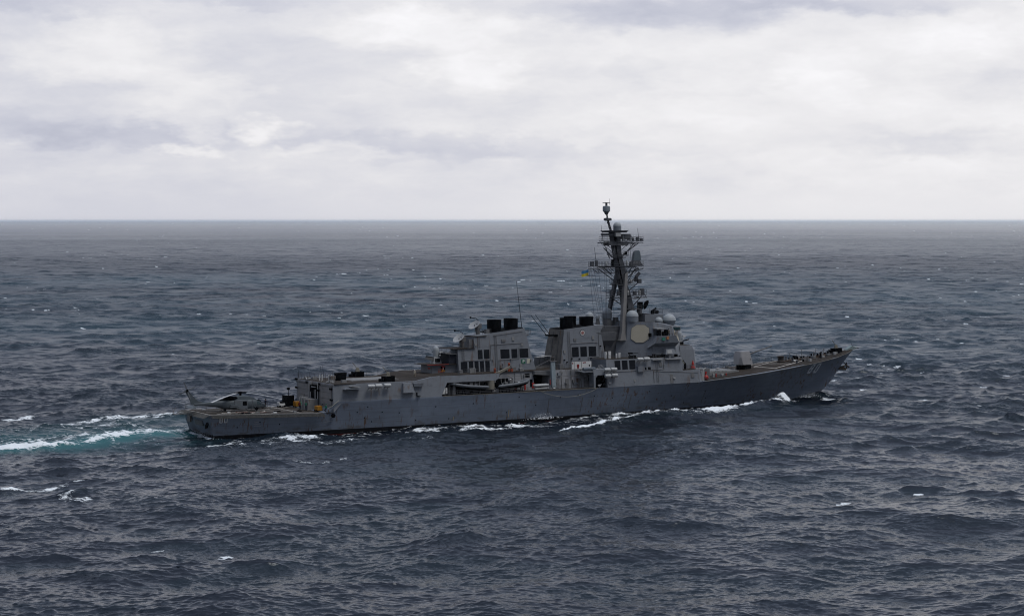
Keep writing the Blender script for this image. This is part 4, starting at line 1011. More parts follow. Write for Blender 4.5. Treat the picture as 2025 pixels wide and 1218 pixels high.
# ---------------------------------------------------------------- forward superstructure
def f_lower(mb):
    xs = [79.2, 82.6, 90, 95.4, 101.2, 101.6, 106.2]
    rings = []
    def ring(x, zt):
        w = min(hdk(x), 9.75) + .004; k = (zt - 5.4) * .11; zb = sheer(x) - .03
        return [(x, -w, zb), (x, -w + k, zt), (x, w - k, zt), (x, w, zb)]
    mb.loft([ring(x, 10.95 if x <= 101.2 else 8.1) for x in (82.6, 86, 90, 95.4, 98, 101.2)])
    mb.loft([ring(x, 8.1) for x in (101.2, 103.5, 105.4)] + [[(106.3, -9.2, 5.6), (106.0, -8.9, 8.1), (106.0, 8.9, 8.1), (106.3, 9.2, 5.6)]])
    mb.loft([ring(79.6, 9.1), ring(82.6, 9.1)] if False else [[(79.4, -9.6, 8.0), (79.4, -9.4, 9.15), (79.4, 9.4, 9.15), (79.4, 9.6, 8.0)], [(82.6, -9.6, 8.0), (82.6, -9.4, 9.15), (82.6, 9.4, 9.15), (82.6, 9.6, 8.0)]])
fsp = P("bridge_house", G(), f_lower)
P("breaker_opening", BLACK(), lambda m: m.box(79.7, 82.58, -9.0, -7.0, 5.55, 8.0), parent=fsp)
P("opening_frame", G(), lambda m: (m.box(79.3, 79.75, -9.75, -8.0, 5.46, 8.02), m.prism([(79.75, 7.45), (80.3, 8.01), (79.75, 8.01)], -9.7, -9.3), m.prism([(82.0, 8.01), (82.6, 7.45), (82.6, 8.01)], -9.7, -9.3)), parent=fsp)
P("winch", LGREY(), lambda m: (m.tube((81.0, -9.1, 5.5), (81.5, -9.1, 6.2), .08), m.lathe([(.22, 0), (.22, .5)], (80.7, -9.1, 5.85), (1, 0, 0), 8)), parent=fsp)
yl = lambda x, z: -(min(hdk(x), 9.75)) + (z - 5.4) * .11
for x0, x1 in ((84.6, 86.0), (86.35, 87.75), (88.1, 89.6)):
    P("louvre", LOUV(), lambda m: plate(m, x0, x1, 8.85, 10.7, yl, .04), bevel=.035, parent=fsp)
ladder(fsp, 94.6, 6.0, 10.8, yl); conduit(fsp, [(84.2, 8.5), (96.5, 8.6), (96.5, 10.8)], yl); conduit(fsp, [(93.9, 5.9), (93.9, 8.3), (105, 7.6)], yl)
for x, z, w, h in ((95.4, 9.2, .7, .8), (103.2, 6.6, .8, .9), (89.0, 6.3, .3, .5)):
    P("wall_box", GD() if w > .5 else DIRTYW(), lambda m: plate(m, x, x + w, z, z + h, yl, .14, .2), parent=fsp)
for x in (97.9,):
    P("bulkhead_door", GD(), lambda m: (plate(m, x, x + .8, 5.7, 7.5, yl, .06), plate(m, x + .1, x + .16, 6.3, 6.9, yl, .12)), parent=fsp)
P("window", BLACK(), lambda m: plate(m, 91.9, 92.25, 8.6, 9.1, yl, .03), parent=fsp)
P("window", BLACK(), lambda m: plate(m, 92.6, 93.3, 8.55, 9.15, yl, .03), parent=fsp)
P("wall_shelf", G(), lambda m: m.box(89.9, 91.4, -9.9, -9.0, 8.28, 9.4), parent=fsp)
P("wall_fitting", LGREY(), lambda m: (plate(m, 98.6, 99.1, 6.6, 6.85, yl, .25, .3), plate(m, 82.9, 83.4, 6.2, 6.5, yl, .2, .3)), parent=fsp)
raft_rack([(81.6, -10.1, 9.05), (83.2, -10.1, 9.08), (81.7, -10.2, 7.85), (83.3, -10.2, 7.9)], fsp)
raft_rack([(89.7, -9.9, 10.85), (91.3, -9.9, 10.87)], fsp)
P("house_deck", DECK(), lambda m: (m.box(82.7, 101.1, -8.9, 8.9, 10.9, 10.99), m.box(101.2, 105.9, -8.8, 8.8, 8.06, 8.15)), parent=fsp)
RAIL([(83, -8.8, 10.98), (96, -8.8, 10.98)], parent=fsp, h=.95)
RAIL([(105.9, -8.6, 8.15), (101.5, -8.7, 8.15)], parent=fsp, h=.9, step=.8)
# catwalk plates at the foot of the bridge block
P("catwalk", LGREY(), lambda m: (m.box(93.6, 96.1, -9.7, -8.8, 10.52, 10.68), m.box(97.0, 100.9, -9.7, -8.8, 10.52, 10.68)), parent=fsp)
# the faceted block that carries the flat arrays
def oct_(cx0, cx1, hw, ch, z):
    return [(cx0, -hw + ch, z), (cx0 + ch, -hw, z), (cx1 - ch, -hw, z), (cx1, -hw + ch, z), (cx1, hw - ch, z), (cx1 - ch, hw, z), (cx0 + ch, hw, z), (cx0, hw - ch, z)]
R0 = oct_(90.6, 104.9, 8.1, 4.1, 10.95); R1 = oct_(91.7, 103.9, 7.3, 3.75, 18.15)
R1b = [(x, y, z if x < 98 else 17.2) for x, y, z in oct_(91.7, 103.9, 7.3, 3.75, 18.15)]
blk = P("array_block", G(), lambda m: m.loft([R0, R1b]), parent=fsp)
P("roof", DECK(), lambda m: m.loft([[(x, y, z + .01) for x, y, z in [(91.9, -3.2, 18.13), (95.4, -6.9, 18.1), (100, -6.8, 17.25), (103.6, -3.2, 17.2), (103.6, 3.2, 17.2), (100, 6.8, 17.25), (95.4, 6.9, 18.1), (91.9, 3.2, 18.13)]], [(x, y, z + .08) for x, y, z in [(91.9, -3.2, 18.13), (95.4, -6.9, 18.1), (100, -6.8, 17.25), (103.6, -3.2, 17.2), (103.6, 3.2, 17.2), (100, 6.8, 17.25), (95.4, 6.9, 18.1), (91.9, 3.2, 18.13)]]]) , parent=fsp)
def face_plate(mb, b0, b1, t0, t1, poly, lo, hi):
    """polygon (u, v in 0..1) laid on the sloping face b0-b1-t1-t0 between two offsets along its outward normal"""
    b0, b1, t0, t1 = map(Vector, (b0, b1, t0, t1)); n = (b1 - b0).cross(t0 - b0).normalized()
    if n.dot(Vector((b0.x - 98, b0.y, 0))) < 0: n = -n
    pt = lambda u, v: (b0.lerp(b1, u)).lerp(t0.lerp(t1, u), v)
    mb.loft([[pt(u, v) + n * lo for u, v in poly], [pt(u, v) + n * hi for u, v in poly]])
OCT = [(.17, .52), (.38, .415), (.64, .415), (.85, .52), (.85, .82), (.66, .915), (.36, .915), (.17, .82)]
grow = lambda k: [(.51 + (u - .51) * k, .655 + (v - .655) * k) for u, v in OCT]
for i in (0, 2):
    ra = P("array_rim", mat("array_rim_grey", (.10, .11, .12), .6, .1, 2), lambda m: face_plate(m, R0[i], R0[i + 1], R1b[i], R1b[i + 1], grow(1.05), -.02, .05), parent=fsp)
    P("array_panel", TAN(), lambda m: face_plate(m, R0[i], R0[i + 1], R1b[i], R1b[i + 1], grow(1.0), .05, .12), parent=ra, label="buff eight-sided flat radar panel")
# pilot house: windows band, upper house
P("pilot_house", G(), lambda m: m.loft([oct_(98.2, 104.6, 6.6, 2.4, 15.9), oct_(98.4, 104.3, 6.2, 2.3, 17.15)]), parent=fsp)
P("bridge_window", GLASS(), lambda m: [(m.box(x, x + .62, -6.56, -6.35, 16.3, 16.95)) for x in (100.7, 101.4, 102.0)] + [m.hexa([(102.35 + .75 * k, -6.5 + .75 * k, 16.3), (102.95 + .75 * k, -5.9 + .75 * k, 16.3), (102.8 + .75 * k, -5.75 + .75 * k, 16.3), (102.2 + .75 * k, -6.35 + .75 * k, 16.3)], [(102.25 + .75 * k, -6.5 + .75 * k, 16.95), (102.85 + .75 * k, -5.9 + .75 * k, 16.95), (102.7 + .75 * k, -5.75 + .75 * k, 16.95), (102.1 + .75 * k, -6.35 + .75 * k, 16.95)]) for k in range(3)], parent=fsp)
wing = P("bridge_wing", G(), lambda m: (m.prism([(94.6, 13.9), (100.6, 13.9), (99.7, 15.35), (95.3, 15.35)], lambda z: -9.35 + (15.3 - z) * .15, -7.2), m.prism([(94.0, 12.9), (100.7, 12.9), (100.6, 13.9), (94.6, 13.9)], lambda z: -7.5 - (z - 12.9) * 1.6, -7.0)), parent=fsp)
P("wing_awning", LGREY(), lambda m: m.prism([(95.2, 16.75), (97.4, 16.75), (97.4, 16.9), (95.2, 16.9)], -9.0, -7.0), parent=fsp)
P("wing_gear", BLACK(), lambda m: (m.box(95.5, 96.2, -8.9, -8.4, 15.3, 16.4), m.box(96.7, 97.2, -8.8, -8.5, 15.3, 16.2), m.box(97.5, 98.2, -8.6, -8.3, 15.3, 16.6), m.ell((97.3, -8.7, 16.4), .2, .2, .2), m.box(94.4, 94.8, -7.6, -7.0, 15.2, 15.9), rail(m, [(95.3, -9.2, 15.3), (99.6, -9.2, 15.3)], h=.5, step=.7)), parent=fsp)
P("wing_emblem", mat("faded_green", (.04, .20, .14), .6, .4, 5), lambda m: m.box(96.2, 96.9, -9.42, -9.28, 14.4, 15.0), parent=fsp)
P("wing_emblem", mat("faded_orange", (.36, .16, .07), .6, .4, 5), lambda m: m.box(97.3, 97.9, -9.42, -9.28, 14.6, 15.25), parent=fsp)
P("mast_shelf", G(), lambda m: m.prism([(96.6, 17.2), (101.4, 17.2), (101.2, 19.55), (96.6, 19.55)], -2.6, 2.6), parent=fsp)
P("wall_platform", BLACK(), lambda m: (m.box(95.4, 99.0, -1.8, 3, 19.5, 19.62),), parent=fsp)
RAIL([(99.2, -2.4, 19.6), (101.2, -2.4, 19.6), (101.2, 2.4, 19.6)], parent=fsp)
P("signal_gear", BLACK(), lambda m: (m.box(100.0, 101.2, -1, .2, 19.55, 20.3), m.tube((100, -.5, 20.2), (100.9, -.5, 20.7), .2), m.box(98.8, 99.3, -2, -1.5, 19.5, 20.1)), parent=fsp)
def radome(x, y, z, r, h, cone=1.0, parent=None):
    b = P("radome_base", mat("radome_base_grey", (.17, .19, .21), .6, .1, 2), lambda m: m.lathe([(r * cone, -h), (r * .99, 0)], (x, y, z), n=20), smooth=True, parent=parent or fsp)
    return P("radome", RADOME(), lambda m: m.dome((x, y, z), r * 1.02, 0, 20), smooth=True, parent=b)
radome(92.9, -3.4, 19.25, 1.27, 1.1); radome(98.7, -4.6, 18.2, .82, .9, .85); radome(101.2, -4.8, 18.25, 1.38, 1.15, .72); radome(90.1, 1.8, 19.9, 1.05, 1.1)
P("radome_stand", GD(), lambda m: (m.lathe([(.95, 17.2), (.95, 18.8)], (90.1, 1.8, 0), n=14), m.box(91.6, 92.4, 1, 2, 17.2, 19.0)), parent=fsp)
P("radome", RADOME(), lambda m: m.dome((88.0, 2.2, 19.1), .5, .4), smooth=True, parent=fsp)
P("director_pedestal", GD(), lambda m: (m.lathe([(.5, 17.2), (.35, 18.9), (.5, 19.2)], (88.0, 2.2, 0), n=12)), parent=fsp)
# aft part of the bridge house under the mast
P("mast_house", mat("mast_house_grey", (.12, .125, .132), .6, .2, 1.2, grime=.4), lambda m: m.loft([[(84.9, -2.0, 13.3), (88.6, -2.2, 13.3), (88.9, 2.2, 13.3), (84.9, 2.0, 13.3)], [(84.2, -2.8, 14.4), (88.9, -3.0, 14.4), (89.2, 3.0, 14.4), (84.2, 2.8, 14.4)], [(83.7, -2.9, 16.1), (89.2, -3.2, 16.1), (89.4, 3.2, 16.1), (83.7, 2.9, 16.1)]]), parent=fsp)
P("mast_house", MASTG(), lambda m: (m.box(85.6, 91.8, -1.9, 2.6, 15.9, 17.25), m.box(87.0, 92, -2.2, 2.6, 10.9, 15.95)), parent=fsp)
RAIL([(83.9, -2.8, 16.1), (89.1, -3.1, 16.1)], parent=fsp, h=.7)
P("house_shade", BLACK(), lambda m: m.box(85.4, 87.2, -1.8, 3.2, 11.0, 13.5), parent=fsp)  # black box stands for the shade under the mast house
P("mast_foot_shelf", G(), lambda m: m.loft([[(89.1, -2.5, 10.95), (90.65, -4.05, 10.95), (92.2, -2.6, 10.95), (90.6, -1, 10.95)], [(89.6, -2.55, 14.35), (91.1, -4.0, 14.35), (92.6, -2.6, 14.35), (91, -1, 14.35)]]), parent=fsp)
P("signal_board", WHITE(), lambda m: (m.box(82.9, 83.2, -8.6, -8.2, 11.1, 12.5), m.box(83.6, 84.2, -8.6, -8.5, 11.1, 12.6), m.box(85.4, 85.7, -8.6, -8.4, 11.2, 12.1), m.box(86.0, 86.5, -8.6, -8.5, 11.2, 12.2)), parent=fsp)
P("pintle_gun", BLACK(), lambda m: (m.tube((89.0, -8.2, 11), (89.0, -8.2, 12.0), .12), m.box(88.7, 89.6, -8.4, -8.0, 11.8, 12.15), m.tube((89.4, -8.2, 12.0), (91.0, -8.3, 12.05), .05), m.box(88.4, 90.2, -8.7, -8.6, 11, 11.6)), parent=fsp)
P("decoy_launcher", G(), lambda m: m.hexa([(96.9, -9.6, 11.6), (99.6, -9.6, 11.6), (99.5, -8.6, 11.6), (96.9, -8.6, 11.6)], [(97.2, -9.3, 12.6), (99.2, -9.3, 12.6), (99.2, -8.6, 12.6), (97.2, -8.6, 12.6)]), parent=fsp)
P("launcher_face", LGREY(), lambda m: (m.hexa([(97.3, -9.62, 11.75), (98.6, -9.62, 11.75), (98.6, -9.5, 11.75), (97.3, -9.5, 11.75)], [(97.4, -9.42, 12.45), (98.5, -9.42, 12.45), (98.5, -9.3, 12.45), (97.4, -9.3, 12.45)]), m.box(98.0, 98.4, -9.2, -8.9, 10.7, 11.6)), parent=fsp)
P("deck_gear", BLACK(), lambda m: [m.box(a, a + w, -8.6, -8.0, 10.98, 10.98 + h) for a, w, h in ((93.5, .8, .4), (94.6, .5, .7), (95.6, .9, .5), (96.8, .6, .6), (100.1, .5, .5))], parent=fsp)
P("hanging_line", ROPE(), lambda m: (m.path([(101.0, -8.8, 10.9), (101.5, -8.9, 10.2), (102.1, -8.9, 9.4), (102.3, -8.9, 8.4)], .09)), parent=fsp)
P("chute_coil", BLACK(), lambda m: (m.ell((102.2, -8.9, 9.0), .28, .25, .75), m.tube((101.7, -8.9, 10.2), (102.1, -8.9, 9.6), .1)), smooth=True, parent=fsp)
# forward gun-deck house and its rapid gun
fb = P("forward_gun_house", G(), lambda m: m.loft([[(103.6, -5.6, 8.05), (107.3, -5.6, 8.05), (108.9, -3.5, 8.05), (108.9, 3.5, 8.05), (107.3, 5.6, 8.05), (103.6, 5.6, 8.05)], [(103.6, -5.2, 12.1), (107.1, -5.2, 12.1), (108.6, -3.4, 12.1), (108.6, 3.4, 12.1), (107.1, 5.2, 12.1), (103.6, 5.2, 12.1)], [(103.6, -5.0, 12.98), (106.7, -5.0, 12.98), (108.0, -3.0, 12.98), (108.0, 3.0, 12.98), (106.7, 5.0, 12.98), (103.6, 5.0, 12.98)]]))
P("house_wall", GD(), lambda m: m.box(105.9, 109.6, -7.4, 7.4, 5.6, 8.1), parent=fb)
P("roof", DECK(), lambda m: m.box(103.7, 106.6, -4.7, 4.7, 12.97, 13.04), parent=fb)
P("side_buoy", RED(), lambda m: m.lathe([(.5, 0), (.45, .3), (.22, .7), (.3, .9), (.12, 1.4), (.05, 1.7)], (106.3, -6.0, 8.2), n=12), smooth=True, parent=fb)
RAIL([(103.8, -7.2, 8.15), (109.4, -7.2, 8.15), (109.4, 7, 8.15)], parent=fb, h=.9)
ciws(107.0, -.2, 12.98 - .5, 1, "grey domed rapid gun ahead of the bridge")
# foredeck: launcher field, gun, capstans
P("launcher_hatch_field", DIRTYW(), lambda m: m.box(112.2, 120.4, -3.3, 3.3, sheer(115), sheer(120.4) + .5))
P("launcher_hatch_field", DIRTYW(), lambda m: [m.box(112.6 + i * .95, 113.4 + i * .95, -2.9 + j * .98, -2.02 + j * .98, 7.0, 7.2) for i in range(8) for j in range(6)])
gz = 7.2
def gring(z, x0, x1, w, c): return [(x0, -w + c, z), (x0 + c, -w, z), (x1 - .3, -w, z), (x1, -w + .5, z), (x1, w - .5, z), (x1 - .3, w, z), (x0 + c, w, z), (x0, w - c, z)]
gun = P("deck_gun", mat("gun_shield_paint", (.28, .275, .275), .5, .06, 1.5), lambda m: m.loft([gring(gz + .85, 122.1, 125.8, 1.6, .8), gring(gz + 2.5, 122.35, 125.5, 1.38, .22), gring(gz + 3.7, 122.6, 125.25, 1.15, .18)]), bevel=.04, label="faceted pale gun turret on the foredeck")
P("gun_mount", BLACK(), lambda m: m.lathe([(1.6, 0), (1.6, 1.1)], (124.2, 0, gz - .3), n=20), parent=gun)
P("gun_barrel", GD(), lambda m: (m.tube((125.3, 0, gz + 2.95), (131.7, 0, gz + 4.55), .17, .12, n=10), m.tube((131.5, 0, gz + 4.5), (131.9, 0, gz + 4.6), .16, n=10), m.tube((125.2, 0, gz + 2.9), (126.6, 0, gz + 3.27), .24, .17, n=10)), smooth=True, parent=gun)
P("access_hatch", BLACK(), lambda m: m.box(124.9, 125.05, -1.52, -1.4, gz + 1.9, gz + 2.05), parent=gun)
zc = lambda x, y=0: zfo(x, y) - .01
P("breakwater", GD(), lambda m: (m.hexa([(120.7, 1.0, zc(121)), (121.1, 1.0, zc(121)), (121.1, 2.2, zc(121)), (120.7, 2.2, zc(121))], [(120.7, 1.0, zc(121) + .9), (121, 1.0, zc(121) + .9), (121, 2, zc(121) + .9), (120.7, 2, zc(121) + .9)]), m.box(119.9, 120.4, -2, -1.2, 6.9, 7.6)))
def capst(x, y, m=None):
    P("capstan", mat("dark_brown_steel", (.05, .043, .038), .6, .3, 3), lambda b: b.lathe([(.75, 0), (.8, .25), (.6, .5), (.62, 1.0), (.78, 1.3), (.7, 1.45), (.1, 1.5)], (x, y, zc(x, y)), n=14), smooth=True)
capst(134.9, .6)
for i, (x, y, w, h, mt) in enumerate([(137.3, -.6, 1.1, .35, WHITE), (138.6, .2, .8, .7, BLACK), (139.3, -1.4, 1.6, .45, GD), (141.0, 1.0, 1.2, .5, BLACK), (142.2, -1.2, .9, .6, GD), (143.5, .5, .8, .8, BLACK), (144.6, -1.5, .7, .45, LGREY), (145.6, .8, .8, .6, BLACK), (146.8, -.8, 1.1, .45, GD), (148.0, .3, .7, .7, BLACK), (149.2, -.6, .6, .35, LGREY), (137.0, 2.2, .6, .9, GD), (140, 2.4, .5, .8, BLACK)]):
    nm = "mooring_bitt" if i % 2 else "deck_locker"
    if i % 2: P(nm, mt(), lambda m: (m.lathe([(.18, 0), (.18, h), (.25, h), (.25, h + .08)], (x, y, zc(x, y)), n=10), m.lathe([(.18, 0), (.18, h), (.25, h), (.25, h + .08)], (x + .7, y, zc(x + .7, y)), n=10), m.box(x - .3, x + 1, y - .3, y + .3, zc(x, y), zc(x, y) + .08)))
    else: P(nm, mt(), lambda m: m.box(x, x + w, y - .45, y + .45, zc(x, y), zc(x, y) + h), bevel=.04)
rf = random.Random(21)
for k in range(34):
    x = rf.uniform(135.5, 152); y = rf.uniform(-.75, .8) * hdk(x) * .9; h = rf.uniform(.2, .9); w = rf.uniform(.15, .6)
    P("deck_fitting", (BLACK(), GD(), BLACK(), MASTG(), LGREY(), BLACK())[k % 6], lambda m: (m.box(x, x + w, y - w / 2, y + w / 2, zc(x, y), zc(x, y) + h * .7) if k % 3 else m.lathe([(w * .4, 0), (w * .3, h * .6), (w * .5, h)], (x, y, zc(x, y)), n=8)))
P("anchor_chain", mat("chain_rust", (.07, .045, .03), .7, .3, 5), lambda m: (m.path([(135.6, .8, zc(135.6) + .1), (140, .9, zc(140) + .12), (146, .8, zc(146) + .12), (150.5, .5, zc(150.5) + .12)], .11), m.path([(136.5, -.9, zc(136.5) + .1), (142, -1.0, zc(142) + .1), (148, -.5, zc(148) + .1)], .09)))
P("forecastle_davit", GD(), lambda m: [m.path([(x, y, zc(x, y)), (x, y, zc(x, y) + h), (x + .4, y, zc(x, y) + h + .1)], .05) for x, y, h in ((138.2, 1.6, 1.6), (141.8, 1.8, 1.9), (143.2, -.6, 1.3), (145, .9, 1.7), (147.2, .7, 1.4), (149.5, .2, 1.2))])
mgun(150.3, .1, zc(150.3), None)
bw = P("bow_bulwark", mat("pale_green_grey", (.20, .25, .25), .6, .3, 4), lambda m: (m.prism([(152.7, 9.85), (155.2, 10.35), (155.3, 10.9), (154.6, 11.2), (153.2, 10.5)], -.5, .5), m.ell((155.6, 0, 10.7), .5, .45, .3)))
P("jack_post", BLACK(), lambda m: (m.tube((154.8, 0, 10.6), (154.6, 0, 12.2), .03), m.tube((155.6, 0, 10.7), (156.9, 0, 10.5), .08)), parent=bw)
RAIL([(107, -9.3, sheer(107)), (112, -8.95, sheer(112))], h=.9)
P("fire_station", RED(), lambda m: (m.box(111.8, 112.0, -6.6, -6.4, 6.2, 6.9), m.box(114.6, 114.75, -6.4, -6.2, 6.4, 6.9)))
P("vent_trunk", LGREY(), lambda m: (m.box(111.2, 111.6, -6.4, -6.0, 6.1, 6.9), m.tube((113.0, -5.4, 6.3), (113.0, -5.4, 7.8), .06), m.tube((112.7, -5.4, 7.8), (113.5, -5.4, 7.9), .16), m.box(113.4, 114.0, -6.5, -5.9, 6.3, 6.8)), bevel=.03)

# ---------------------------------------------------------------- mast
mast = P("mast", MASTG(), lambda m: m.loft([[(x - a, -b, z), (x + a, -b, z), (x + a, b, z), (x - a, b, z)] for x, z, a, b in ((94.6, 16.0, 1.1, 1.1), (94.2, 20, 1.05, 1.0), (93.4, 24, .85, .8), (92.4, 27, .7, .65), (92.3, 29, .9, .7), (91.6, 31.5, .75, .6), (91.2, 34, .85, .6), (90.9, 36.6, 1.0, .7))]))
MLEG = mat("mast_leg_paint", (.17, .165, .16), .6, .15, 1.5)
def leg(mb, a, b, w0, w1):
    a, b = Vector(a), Vector(b)
    mb.loft([[(p.x - w, p.y - .45, p.z), (p.x + w, p.y - .45, p.z), (p.x + w, p.y + .45, p.z), (p.x - w, p.y + .45, p.z)] for p, w in ((a, w0), (a.lerp(b, .12), w0 * .62), (b, w1))])
P("mast_leg", MLEG, lambda m: (leg(m, (90.4, -3.3, 14.4), (93.1, -.7, 28.2), .72, .34), m.box(89.4, 91.4, -3.9, -2.6, 14.35, 14.5)), parent=mast)
P("mast_leg", MASTG(), lambda m: leg(m, (90.6, 3.4, 16.0), (92.0, .6, 28.5), .5, .3), parent=mast)
def f_plat(mb, x0, x1, y0, y1, z, h=1.0, truss=.45):
    mb.box(x0, x1, y0, y1, z, z + .1)
    rail(mb, [(x0, y0, z), (x1, y0, z), (x1, y1, z), (x0, y1, z), (x0, y0, z)], h=h, step=.7, wires=(.5, 1.0), r=.04)
    for y in (y0, y1):
        mb.tube((x0, y, z - truss), (x1, y, z - truss), .05, n=4)
        n = max(2, int((x1 - x0) / 1.1))
        for i in range(n):
            a = x0 + (x1 - x0) * i / n; b = x0 + (x1 - x0) * (i + 1) / n
            mb.tube((a, y, z - truss if i % 2 else z), (b, y, z if i % 2 else z - truss), .035, n=3)
def yard(mb, x, z, w, dz=0):
    mb.tube((x, -w, z + dz), (x, w, z + dz), .13, .13, n=6)
    for s in (-1, 1):
        mb.tube((x, s * w * .85, z + dz), (x + .1, s * .5, z - w * .35), .06, n=4)
        mb.tube((x, s * w, z), (x, s * w, z - .7), .03, n=3)
P("mast_platform", MASTG(), lambda m: f_plat(m, 89.6, 97.9, -1.3, 1.3, 23.5, 1.2, .5), parent=mast)
P("mast_platform", MASTG(), lambda m: (f_plat(m, 85.0, 97.6, -.9, .9, 29.6, 1.0, .5), m.box(87.5, 95.5, -.6, .6, 29.3, 29.7)), parent=mast)
P("mast_platform", MASTG(), lambda m: (f_plat(m, 87.6, 97.6, -.8, .8, 34.8, .9, .4), m.box(88.8, 93.6, -1.0, 1.0, 33.9, 34.7)), parent=mast)
P("mast_platform", MASTG(), lambda m: (m.loft([[(88.9, -1.4, 36.6), (93.0, -1.4, 36.6), (93.0, 1.4, 36.6), (88.9, 1.4, 36.6)], [(88.5, -1.7, 37.0), (93.3, -1.7, 37.0), (93.3, 1.7, 37.0), (88.5, 1.7, 37.0)]]), m.box(88.3, 89.9, -1.2, 1.2, 35.9, 36.4), m.box(92.6, 94.2, -1.1, 1.1, 35.3, 36.3)), parent=mast)
P("array_box", LGREY(), lambda m: m.box(90.1, 91.4, -1.75, -1.2, 35.75, 36.5), parent=mast)
P("mast_truss", MASTG(), lambda m: [m.tube(a, b, .07, n=4) for a, b in
    [((86 + k * 1.5, s * .7, 29.0), (87 + k * 1.5, s * .4, 28.3)) for k in range(4) for s in (-1, 1)] +
    [((93.5 + k, s * .8, 29.1), (93.2 + k * .8, s * .4, 28.1)) for k in range(4) for s in (-1, 1)] +
    [((86.2, s * .7, 28.4), (91.5, s * .4, 28.2)) for s in (-1, 1)] + [((93.2, s * .5, 28.0), (97.4, s * .8, 29.0)) for s in (-1, 1)] +
    [((92.6, s * 1.2, 23.1), (90.0, s * 1.2, 22.4)) for s in (-1, 1)] + [((94.5, s * 1.2, 22.7), (97.8, s * 1.2, 23.2)) for s in (-1, 1)] +
    [((88.4 + k * .9, -.8, 34.3), (89.0 + k * .9, .8, 33.8)) for k in range(9)] + [((92.8, .2, 33.9), (97.3, .2, 34.5)), ((90.4, .2, 33.4), (87.8, .2, 34.5))]], parent=mast)
P("mast_platform", MASTG(), lambda m: (f_plat(m, 90.4, 95.2, -1.2, 1.2, 26.0, .9, .3),), parent=mast)
P("mast_platform", MASTG(), lambda m: (f_plat(m, 89.6, 93.8, -.9, .9, 31.9, .8, .25),), parent=mast)
P("mast_platform", MASTG(), lambda m: (m.box(92.4, 96.6, -1.4, 1.4, 20.6, 20.75), rail(m, [(92.4, -1.4, 20.7), (96.6, -1.4, 20.7)], h=.9, step=.8)), parent=mast)
P("mast_cable", BLACK(), lambda m: m.path([(93.2, -1.0, 17), (93.4, -.95, 21), (92.6, -.8, 25), (91.7, -.75, 29), (90.9, -.7, 33), (90.4, -.75, 36)], .14), parent=mast)
P("yardarm", MASTG(), lambda m: yard(m, 91.0, 34.5, 6.5), parent=mast)
P("yardarm", MASTG(), lambda m: yard(m, 91.4, 29.5, 7.2), parent=mast)
P("mast_brace", MASTG(), lambda m: [m.tube(a, b, .11, n=5) for a, b in (((97.0, 0, 34.5), (92.6, 0, 31.8)), ((96.5, .8, 34.5), (92.4, 0, 31.2)), ((88.2, 0, 33.4), (91.4, 0, 30.6)), ((96.8, 0, 29.3), (93.0, 0, 26.4)), ((95.8, -.6, 29.3), (93.2, -.3, 25.4)), ((86.5, 0, 29.3), (91.9, 0, 25.9)), ((97.6, 0, 23.3), (94.8, 0, 20.8)), ((89.8, 0, 23.2), (93.2, 0, 21.2)), ((88.2, 0, 29.3), (90.0, 0, 28.0)), ((91.5, -.6, 33.8), (89.5, -.6, 34.6)), ((93.0, 0, 25.6), (96.6, -.2, 27.2)), ((94.0, 0, 24.2), (97.2, -.2, 26.6)), ((88.7, 0, 33.5), (89.4, -.4, 31.2)), ((90.9, 0, 26.2), (92.2, 0, 27.2)))], parent=mast)
P("topmast", MASTG(), lambda m: (m.tube((90.0, 0, 37), (89.3, 0, 39), .26, .22, n=8), m.tube((89.3, 0, 39), (88.95, 0, 40.8), .17, n=8), [m.ell((89.75 - .33 * k, 0, 37.7 + .9 * k), .34, .34, .2) for k in range(3)]), parent=mast)
P("navigation_drum", mat("tacan_grey", (.22, .25, .27), .5, .1, 2), lambda m: m.lathe([(.45, 0), (.78, .25), (.8, 1.0), (.72, 1.3), (.3, 1.35)], (88.95, 0, 40.75), n=16), smooth=True, parent=mast)
P("topmast_disc", MASTG(), lambda m: (m.lathe([(.5, 39.0), (.85, 39.1), (.8, 39.55), (.5, 39.6)], (89.25, 0, 0), n=12), m.lathe([(.3, 40.3), (.5, 40.8)], (88.95, 0, 0), n=10), m.tube((88.95, 0, 42.0), (88.95, 0, 42.7), .26), m.box(88.2, 89.7, -.3, .3, 42.7, 42.82), m.tube((89.7, 0, 42.3), (89.7, 0, 43.6), .03)), parent=mast)
radome(91.6, 0, 37.9, .85, .9, 1.0, mast)
P("search_antenna", mat("antenna_slate", (.10, .125, .14), .5, .15, 3), lambda m: (m.loft([[(95.3, -.5, 30.7), (97.3, -.5, 30.7), (97.3, .3, 30.7), (95.3, .3, 30.7)], [(95.5, -.4, 32.4), (97.1, -.4, 32.5), (97.1, .2, 32.5), (95.5, .2, 32.4)], [(95.8, -.3, 32.8), (96.9, -.3, 32.9), (96.9, .1, 32.9), (95.8, .1, 32.8)]])), bevel=.08, parent=mast)
P("antenna_pedestal", MASTG(), lambda m: (m.hexa([(94.9, -.8, 29.7), (97.5, -.8, 29.7), (97.5, .8, 29.7), (94.9, .8, 29.7)], [(95.3, -.5, 30.7), (96.9, -.5, 30.7), (96.9, .5, 30.7), (95.3, .5, 30.7)])), parent=mast)
